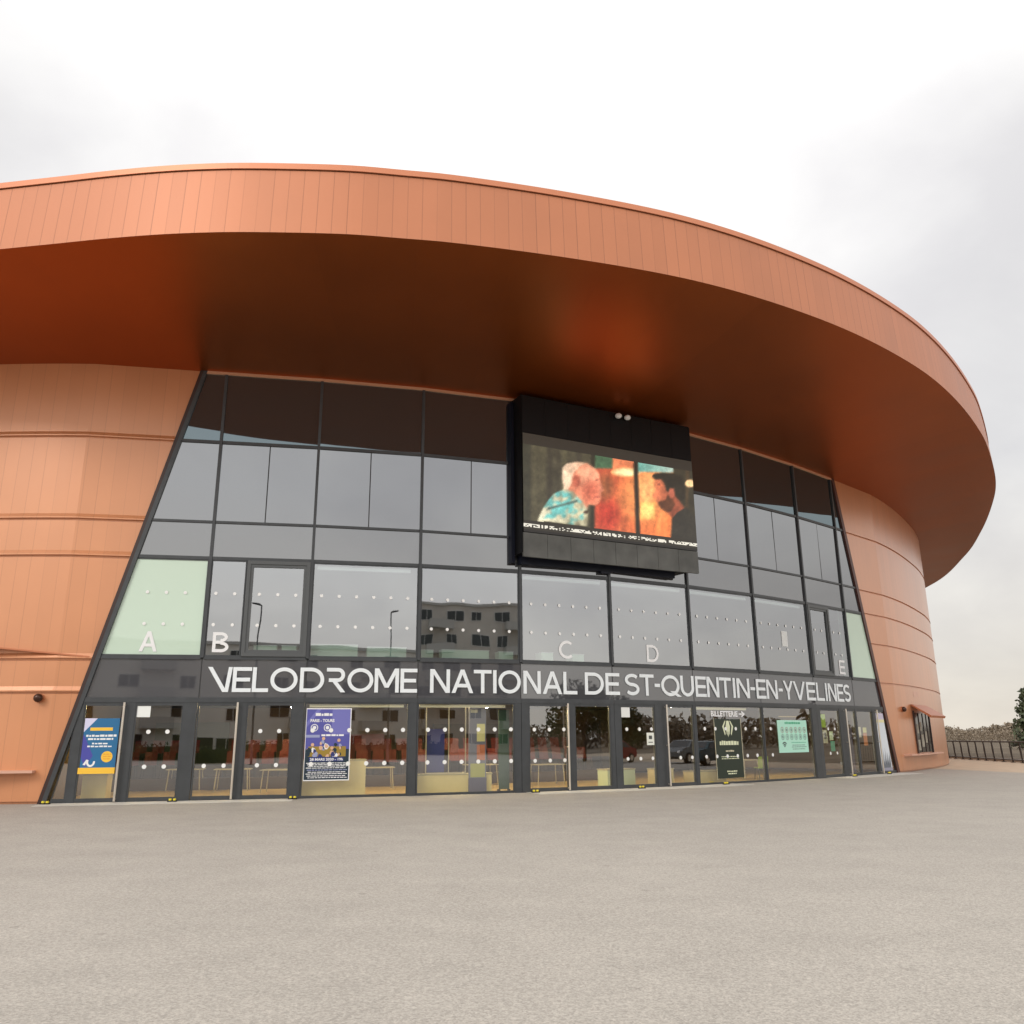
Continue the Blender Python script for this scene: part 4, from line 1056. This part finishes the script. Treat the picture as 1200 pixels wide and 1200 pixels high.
# ------------------------------------------------------------------ railing on the right
fa, fb = Vector((29.0, 41.5)), Vector((33.3, 76.0))
fl = (fb-fa).length; fd = (fb-fa)/fl
fe = empty('railing', (fa.x, fa.y, 0), 'dark metal railing with slanted posts along the sandy path', 'railing')
def RP(s, x, z): p = fa+fd*s+Vector((fd.y, -fd.x))*x; return Vector((p.x, p.y, z))
M_rail = mat('dark_rail_paint', (.03, .022, .018), .5)
mb = MB(); mb.tube([RP(0, 0, 1.22), RP(fl, 0, 1.22)], .045, 8); mb.build('top_rail', M_rail, fe)
mb = MB(); mb.tube([RP(0, 0, .16), RP(fl, 0, .16)], .035, 8); mb.build('bottom_rail', M_rail, fe)
for i in range(27):
    s = .2+i*1.3
    mb = MB(); mb.tube([RP(s, .05, .006), RP(s, -.02, 1.22)], .05, 8); mb.box(RP(s, .05, 0).x-.1, RP(s, .05, 0).x+.1, RP(s, .05, 0).y-.1, RP(s, .05, 0).y+.1, .006, .03); mb.build('post', M_rail, fe)
mb = MB()
for i in range(26):
    for j in range(1, 9):
        s = .2+i*1.3+j*1.3/9; mb.tube([RP(s, .01, .16), RP(s, .01, 1.22)], .011, 4, caps=False)
mb.build('balusters', M_rail, fe)
mb = MB(); mb.box(0, 0, 0, 0, 0, 0)
kb = MB(); kb.prism([RP(-1, .5, .15), RP(fl, .5, .15), RP(fl, .9, .15), RP(-1, .9, .15)], [RP(-1, .5, .0), RP(fl, .5, .0), RP(fl, .9, .0), RP(-1, .9, .0)])
tag(kb.build('kerb', M_conc), kind='structure')

# ------------------------------------------------------------------ trees
def leafmat(name, a, b):
    m = bpy.data.materials.new(name); m.use_nodes = True; nt = m.node_tree; N = nt.nodes; L = nt.links; p = N['Principled BSDF']
    tc = N.new('ShaderNodeTexCoord'); n = N.new('ShaderNodeTexNoise'); n.inputs['Scale'].default_value = 1.3; n.inputs['Detail'].default_value = 4; L.new(tc.outputs['Object'], n.inputs['Vector'])
    r = N.new('ShaderNodeValToRGB'); r.color_ramp.elements[0].position = .35; r.color_ramp.elements[0].color = (*a, 1); r.color_ramp.elements[1].position = .65; r.color_ramp.elements[1].color = (*b, 1)
    L.new(n.outputs['Fac'], r.inputs[0]); L.new(r.outputs[0], p.inputs['Base Color']); p.inputs['Roughness'].default_value = .7
    return m
M_bark = mat('brown_bark', (.09, .065, .045), .9, var=.3, vscale=4, bump=.5, bscale=12)
M_con = leafmat('conifer_needles', (.045, .058, .030), (.085, .10, .048))
M_brown = leafmat('winter_twigs', (.15, .115, .08), (.235, .185, .13))
M_bush = leafmat('evergreen_leaves', (.020, .035, .012), (.055, .08, .025))
def leaf(mb, c, s, r):
    a = Vector((r.gauss(0, 1), r.gauss(0, 1), r.gauss(0, 1))).normalized(); b = a.cross(Vector((r.gauss(0, 1), r.gauss(0, 1), r.gauss(0, 1)))).normalized()
    mb.face([c-a*s, c+b*s*.55, c+a*s, c-b*s*.55])
def conifer(base, h, rad, label, seed, n=2600):
    r = random.Random(seed); b = Vector(base); e = empty('conifer', b, label, 'tree')
    mb = MB(); mb.tube([b, b+Vector((.1, 0, h*.5)), b+Vector((0, 0, h*.97))], [rad*.11, rad*.07, .02], 9); mb.build('trunk', M_bark, e)
    mb = MB()
    for t in range(46):
        z = h*(.10+.86*t/46); rr = rad*(1-(z/h))**.8*r.uniform(.7, 1.15)+.1
        for q in range(6):
            a = r.uniform(0, 6.283); tip = b+Vector((math.cos(a)*rr, math.sin(a)*rr, z-rr*.25))
            st = b+Vector((0, 0, z))
            for j in range(n//276):
                f = r.uniform(.25, 1.05); c = st.lerp(tip, f)+Vector((r.gauss(0, .1), r.gauss(0, .1), r.gauss(0, .08)))*rad*.6
                leaf(mb, c, rad*.10*r.uniform(.6, 1.3), r)
    mb.build('crown', M_con, e); return e
def broadleaf(base, h, rad, label, seed, m, n=3600, ls=.16, group=None):
    r = random.Random(seed); b = Vector(base); e = empty('tree', b, label, 'tree', group)
    mb = MB(); top = b+Vector((r.uniform(-.3, .3), r.uniform(-.3, .3), h*.45)); mb.tube([b, b.lerp(top, .5)+Vector((.05, .08, 0)), top], [h*.028, h*.022, h*.016], 9)
    lobes = []
    for i in range(11):
        a = 6.283*i/11+r.uniform(-.3, .3); rr = rad*r.uniform(.35, .8); z = h*r.uniform(.45, .88)
        p = b+Vector((math.cos(a)*rr, math.sin(a)*rr, z)); lobes.append((p, rad*r.uniform(.32, .5)))
        mb.tube([top-Vector((0, 0, h*.08*r.random())), top.lerp(p, .5)+Vector((0, 0, .2)), p], [h*.012, h*.008, h*.003], 6)
    lobes.append((b+Vector((0, 0, h*.9)), rad*.4)); mb.build('trunk', M_bark, e)
    mb = MB()
    for i in range(n):
        p, lr = lobes[r.randrange(len(lobes))]
        d = Vector((r.gauss(0, 1), r.gauss(0, 1), r.gauss(0, .85))).normalized()*lr*(r.random()**.4)*1.15
        leaf(mb, p+d, ls*r.uniform(.5, 1.5), r)
    mb.build('crown', m, e); return e
conifer((58.4, 97.2, 0), 7.0, 2.5, 'dark conifer behind the railing at the right edge', 21)
def wood(name, arcs, seed, m):
    r = random.Random(seed); mb = MB()
    for a0, a1, dist, hmin, hmax, cnt in arcs:
        for i in range(cnt):
            a = R(a0+(a1-a0)*(i+r.random())/cnt); d = dist*r.uniform(.92, 1.12)
            c = Vector((d*math.sin(a), d*math.cos(a), 0)); h = r.uniform(hmin, hmax)*(1+.22*math.sin(a*23)+.12*math.sin(a*61)); rad = h*r.uniform(.38, .6)
            for j in range(110):
                q = Vector((r.gauss(0, 1), r.gauss(0, 1), r.gauss(0, 1))).normalized()*(r.random()**.33)
                leaf(mb, c+Vector((q.x*rad, q.y*rad, h*.52+q.z*h*.52)), h*.10*r.uniform(.6, 1.3), r)
    o = mb.build(name, m); tag(o, 'far brown winter woodland along the horizon', 'woodland', kind='stuff'); return o
wo = wood('woodland', [(19, 46, 300, 4.3, 5.6, 260), (19, 46, 270, 3.0, 4.0, 180), (19, 46, 225, 2.0, 2.9, 180)], 31, M_brown)
wo['label'] = 'far brown winter woodland along the horizon behind the railing'
# rising ground carrying it
mb = MB(); rows = []
for d, z in ((230, .02), (290, .4), (420, 1.2), (900, 1.6)): rows.append([(d*math.sin(R(a)), d*math.cos(R(a)), z+.3*math.sin(a*.3)*(z > 1)) for a in range(14, 60, 2)])
mb.grid(rows); tag(mb.build('hill', mat('brown_hillside', (.15, .115, .078), .95, var=.3, vscale=.03)), kind='structure')
# woods seen mirrored in the glass, on the far side of the car park
wood('woodland', [(62, 138, 120, 3.2, 4.8, 190)], 33, M_brown)['label'] = 'brown winter woodland beyond the car park, mirrored in the right doors'
broadleaf((33, 6.0, 0), 5.6, 2.6, 'dark evergreen tree right of the plaza, mirrored in the middle doors', 41, M_bush)
broadleaf((40, 14.0, 0), 4.4, 2.0, 'low round evergreen tree beside the parked cars', 42, M_bush)
broadleaf((52, 22.0, 0), 4.2, 2.0, 'bare brown tree beyond the parked cars', 43, M_brown, 2600, .12)

# ------------------------------------------------------------------ flats opposite (mirrored in the glazing)
M_flat1 = mat('grey_render', (.60, .56, .50), .85, var=.1, vscale=.4)
M_flat2 = mat('pale_render', (.82, .79, .72), .85, var=.08, vscale=.4)
M_win = mat('dark_window_glass', (.03, .033, .036), .1)
M_wfr = mat('white_window_frame', (.6, .6, .58), .5)
M_rail2 = mat('balcony_grey', (.50, .49, .46), .6)
def flats(p0, p1, depth, h, floors, m, label, nb=7):
    A = Vector(p0); B = Vector(p1); L_ = (B-A).length; d = (B-A)/L_; nr = Vector((-d.y, d.x))      # nr faces the velodrome
    if nr.y < 0: nr = -nr
    e = empty('apartment_building', (A.lerp(B, .5).x, A.lerp(B, .5).y, 0), label, 'building')
    def P(s, w, z): q = A+d*s+nr*w; return Vector((q.x, q.y, z))
    def bx(mb, s0, s1, w0, w1, z0, z1, mi=0): mb.prism([P(s0, w1, z0), P(s1, w1, z0), P(s1, w1, z1), P(s0, w1, z1)], [P(s0, w0, z0), P(s1, w0, z0), P(s1, w0, z1), P(s0, w0, z1)], mi)
    mb = MB(); bx(mb, 0, L_, -depth, 0, 0, h); mb.build('wall', m, e)
    mb = MB(); bx(mb, -.2, L_+.2, -depth-.2, .2, h, h+.35); mb.build('roof', M_rail2, e)
    fh = h/floors
    for f in range(floors):
        for i in range(nb):
            s = (i+.5)*L_/nb+(.35 if (i+f) % 3 == 0 else -.2); w_ = 1.5 if (i+f) % 2 else 2.1; z0 = f*fh+.95
            mb = MB(); bx(mb, s-w_/2, s+w_/2, .0, .05, z0, z0+1.35); w = mb.build('window', M_wfr, e)
            mb = MB(); bx(mb, s-w_/2+.08, s-.04, .045, .065, z0+.08, z0+1.27); bx(mb, s+.04, s+w_/2-.08, .045, .065, z0+.08, z0+1.27); mb.build('pane', M_win, w)
        if f:
            for i in range(0, nb, 3):
                s = (i+1)*L_/nb
                mb = MB(); bx(mb, s-1.6, s+1.6, 0, 1.3, f*fh-.12, f*fh+.05); bx(mb, s-1.6, s+1.6, 1.22, 1.3, f*fh+.05, f*fh+1.0); bx(mb, s-1.6, s-1.52, 0, 1.22, f*fh+.05, f*fh+1.0); bx(mb, s+1.52, s+1.6, 0, 1.22, f*fh+.05, f*fh+1.0)
                mb.build('balcony', M_rail2, e)
    mb = MB(); bx(mb, L_*.5-1, L_*.5+1, -.02, .06, 0, 2.3); mb.build('door', M_win, e)
    return e
flats((-46, -40), (33, -44), 12, 11.6, 4, M_flat2, 'long pale four storey apartment block behind the viewer', 16)
flats((35.5, -40), (54, -33), 12, 18.0, 6, M_flat1, 'taller grey six storey apartment block with balconies behind the viewer', 6)
# hedge in front of the flats
mb = MB(); r = random.Random(51)
for i in range(5200):
    s = r.random(); leaf(mb, Vector((-46+80*s, -27.5+r.uniform(-.5, .5)-2*s, r.uniform(.05, 1.5))), r.uniform(.10, .2), r)
mb.box(-46, 34, -29.3, -28.3, 0, 1.2); tag(mb.build('hedge', M_bush, None, (-6, -28.5, 0)), 'long clipped dark hedge in front of the apartment blocks', 'hedge')
# lamp posts
def lamp_post(c, h, a, label):
    c = Vector(c); e = empty('street_lamp', c, label, 'street lamp')
    mb = MB(); mb.tube([c, c+Vector((0, 0, 1.0)), c+Vector((0, 0, h))], [.10, .075, .05], 10); mb.tube([c, c+Vector((0, 0, .04))], .2, 12); mb.build('pole', mat('grey_pole', (.10, .11, .11), .5), e)
    t = Vector((math.cos(a), math.sin(a), 0)); mb = MB(); p = c+Vector((0, 0, h))
    mb.tube([p, p+t*.25+Vector((0, 0, .05)), p+t*.9+Vector((0, 0, .04))], [.05, .09, .06], 8); mb.build('lamp_head', mat('dark_lamp_head', (.03, .03, .032), .5), e)
lamp_post((-5.0, -7.0, 0), 10.6, 2.4, 'tall street lamp left behind the viewer')
lamp_post((8.6, -9.5, 0), 11.2, 1.2, 'tall street lamp right behind the viewer')
lamp_post((31.5, -1.0, 0), 8.6, 2.6, 'street lamp at the edge of the car park')
# parked cars on the right, mirrored in the doors
def car(c, rz, paint, label):
    e = empty('parked_car', (0, 0, 0), label, 'car', 'cars parked right of the plaza')
    prof = [(-2.1, .45), (-2.12, .75), (-1.95, .92), (-1.15, 1.0), (-.55, 1.42), (.85, 1.46), (1.55, 1.05), (2.0, .98), (2.1, .7), (2.05, .4), (1.6, .28), (-1.7, .28)]
    secs = [(-.86, .93, .0), (-.80, 1.0, 0), (.80, 1.0, 0), (.86, .93, 0)]
    mb = MB(); rows = []
    for y, sc, _ in secs:
        rows.append([(x*(.98 if abs(y) > .82 else 1), y*(1-.18*max(0, z-.95)/.5), .3+(z-.3)*(1 if abs(y) < .82 else .985)) for x, z in prof])
    mb.grid([[r_[i] for r_ in rows] for i in range(len(prof))]+[[r_[0] for r_ in rows]]); mb.face(rows[0]); mb.face(rows[-1][::-1])
    mb.build('body', paint, e)
    for y in (-.872, .872):
        mb = MB(); q = lambda x, z: (x, y*(1-.18*max(0, z-.95)/.5)+(.012 if y > 0 else -.012), z)
        mb.face([q(-1.0, 1.03), q(-.1, 1.03), q(-.1, 1.36), q(-.52, 1.36)]); mb.face([q(-.02, 1.03), q(1.3, 1.06), q(.82, 1.37), q(-.02, 1.37)]); mb.build('side_window', M_win, e)
    mb = MB(); mb.face([(-1.12, -.7, 1.03), (-1.12, .7, 1.03), (-.60, .66, 1.40), (-.60, -.66, 1.40)]); mb.build('windscreen', M_win, e)
    for x in (-1.32, 1.3):
        for y in (-.80, .80):
            mb = MB(); mb.tube([(x, y-.11, .33), (x, y+.11, .33)], .33, 18); w = mb.build('wheel', M_black, e)
            mb = MB(); mb.tube([(x, y-.125, .33), (x, y+.125, .33)], .2, 14); mb.build('rim', M_steel, w)
    for y in (-.62, .62):
        mb = MB(); mb.ball((-2.06, y, .72), .09, .17, .09, 8); mb.build('headlight', M_white, e)
    e.location = c; e.rotation_euler = (0, 0, rz); return e
car((30.5, 28.2, .008), .35, mat('teal_car_paint', (.03, .07, .085), .25, .3), 'teal parked car nearest the railing')
car((31.5, 22.4, .008), .2, mat('silver_car_paint', (.16, .17, .18), .25, .5), 'grey parked car between the teal and the red one')
car((32.5, 16.4, .008), .25, mat('red_car_paint', (.25, .02, .02), .25, .2), 'red parked car in front of the evergreen trees')

# ------------------------------------------------------------------ sky, sun, camera
SUN_EL, SUN_AZ = R(33), R(212)             # overcast: the sun's glow stands high behind the viewer's left shoulder
w = bpy.data.worlds.new('World'); S.world = w; w.use_nodes = True
nt = w.node_tree; N = nt.nodes; L = nt.links; bg = N['Background']; out = N['World Output']
sky = N.new('ShaderNodeTexSky'); sky.sky_type = 'NISHITA'; sky.sun_disc = False; sky.sun_elevation = SUN_EL; sky.sun_rotation = SUN_AZ
tc = N.new('ShaderNodeTexCoord'); nrm = N.new('ShaderNodeVectorMath'); nrm.operation = 'NORMALIZE'; L.new(tc.outputs['Generated'], nrm.inputs[0])
sp = N.new('ShaderNodeSeparateXYZ'); L.new(nrm.outputs[0], sp.inputs[0])
zz = N.new('ShaderNodeMath'); zz.operation = 'MAXIMUM'; zz.inputs[1].default_value = 0; L.new(sp.outputs[2], zz.inputs[0])
za = N.new('ShaderNodeMath'); za.operation = 'ADD'; za.inputs[1].default_value = .5; L.new(zz.outputs[0], za.inputs[0])
dv = N.new('ShaderNodeVectorMath'); dv.operation = 'DIVIDE'; cb = N.new('ShaderNodeCombineXYZ')
for i in range(3): L.new(za.outputs[0], cb.inputs[i])
L.new(nrm.outputs[0], dv.inputs[0]); L.new(cb.outputs[0], dv.inputs[1])
n1 = N.new('ShaderNodeTexNoise'); n1.inputs['Scale'].default_value = 2.6; n1.inputs['Detail'].default_value = 6; n1.inputs['Roughness'].default_value = .5; n1.inputs['Distortion'].default_value = .3; L.new(dv.outputs[0], n1.inputs['Vector'])
cr = N.new('ShaderNodeValToRGB'); L.new(n1.outputs['Fac'], cr.inputs[0])
cr.color_ramp.elements[0].position = .34; cr.color_ramp.elements[0].color = (.80, .785, .79, 1)
cr.color_ramp.elements[1].position = .62; cr.color_ramp.elements[1].color = (1.0, .985, .965, 1)
# brightness: cloud deck brighter overhead, with a broad bright patch up ahead over the roof
zr = N.new('ShaderNodeMapRange'); zr.interpolation_type = 'SMOOTHSTEP'; zr.inputs[1].default_value = .55; zr.inputs[2].default_value = 1.0; zr.inputs[3].default_value = .98; zr.inputs[4].default_value = 1.9; L.new(sp.outputs[2], zr.inputs[0])
dt = N.new('ShaderNodeVectorMath'); dt.operation = 'DOT_PRODUCT'; dt.inputs[1].default_value = Vector((-.05, .80, .60)).normalized(); L.new(nrm.outputs[0], dt.inputs[0])
dr = N.new('ShaderNodeMapRange'); dr.interpolation_type = 'SMOOTHSTEP'; dr.inputs[1].default_value = .80; dr.inputs[2].default_value = .97; dr.inputs[3].default_value = 0; dr.inputs[4].default_value = .30; L.new(dt.outputs['Value'], dr.inputs[0])
ad = N.new('ShaderNodeMath'); ad.operation = 'ADD'; L.new(zr.outputs[0], ad.inputs[0]); L.new(dr.outputs[0], ad.inputs[1])
ds = N.new('ShaderNodeVectorMath'); ds.operation = 'DOT_PRODUCT'; ds.inputs[1].default_value = (math.sin(R(152))*.84, math.cos(R(152))*.84, .54); L.new(nrm.outputs[0], ds.inputs[0])
dg_ = N.new('ShaderNodeMapRange'); dg_.interpolation_type = 'SMOOTHSTEP'; dg_.inputs[1].default_value = -.35; dg_.inputs[2].default_value = 1; dg_.inputs[3].default_value = 0; dg_.inputs[4].default_value = .85; L.new(ds.outputs['Value'], dg_.inputs[0])
ad0 = ad; ad = N.new('ShaderNodeMath'); ad.operation = 'ADD'; L.new(ad0.outputs[0], ad.inputs[0]); L.new(dg_.outputs[0], ad.inputs[1])
# warm band near the horizon
hz = N.new('ShaderNodeMapRange'); hz.inputs[1].default_value = 0; hz.inputs[2].default_value = .28; hz.inputs[3].default_value = 1; hz.inputs[4].default_value = 0; L.new(sp.outputs[2], hz.inputs[0])
wm = N.new('ShaderNodeMixRGB'); wm.blend_type = 'MULTIPLY'; wm.inputs[2].default_value = (1.0, .935, .835, 1); L.new(hz.outputs[0], wm.inputs[0]); L.new(cr.outputs[0], wm.inputs[1])
sc = N.new('ShaderNodeVectorMath'); sc.operation = 'SCALE'; L.new(wm.outputs[0], sc.inputs[0]); L.new(ad.outputs[0], sc.inputs['Scale'])
CLOUD = .92
bgc = N.new('ShaderNodeBackground'); bgc.inputs['Strength'].default_value = CLOUD; L.new(sc.outputs[0], bgc.inputs[0])
L.new(sky.outputs[0], bg.inputs[0]); bg.inputs['Strength'].default_value = .10
mx = N.new('ShaderNodeMixShader'); mx.inputs[0].default_value = .92; L.new(bg.outputs[0], mx.inputs[1]); L.new(bgc.outputs[0], mx.inputs[2]); L.new(mx.outputs[0], out.inputs[0])
sun = bpy.data.lights.new('sun', 'SUN'); sun.energy = 1.4; sun.angle = R(22); sun.color = (1, .96, .9)
so = bpy.data.objects.new('sun', sun); COL.objects.link(so)
sdir = Vector((math.sin(SUN_AZ)*math.cos(SUN_EL), math.cos(SUN_AZ)*math.cos(SUN_EL), math.sin(SUN_EL)))
so.rotation_euler = sdir.to_track_quat('Z', 'Y').to_euler(); so.location = (0, 0, 40)

cam = bpy.data.cameras.new('camera'); co = bpy.data.objects.new('camera', cam); COL.objects.link(co); S.camera = co
f_, p_, r_ = 977.731, .264447, -.008329
c_, s_, cp, spn = math.cos(r_), math.sin(r_), math.cos(p_), math.sin(p_)
rt = Vector((c_, -spn*s_, cp*s_)); up = Vector((-s_, -spn*c_, cp*c_)); fw = Vector((0, cp, spn))
M = Matrix((rt, up, -fw)).transposed().to_4x4(); M.translation = Vector((0, 0, 1.7)); co.matrix_world = M
cam.sensor_width = 36; cam.sensor_fit = 'HORIZONTAL'; cam.lens = f_/1200*36; cam.clip_end = 4000; cam.clip_start = .05
vs_ = S.view_settings; vs_.view_transform = 'Standard'; vs_.look = 'None'; vs_.exposure = 0; vs_.gamma = 1; vs_.use_curve_mapping = False
S.cycles.max_bounces = 10; S.cycles.transparent_max_bounces = 16; S.cycles.glossy_bounces = 5
try: S.cycles.caustics_reflective = True; S.cycles.blur_glossy = .5; S.cycles.sample_clamp_indirect = 4
except Exception: pass
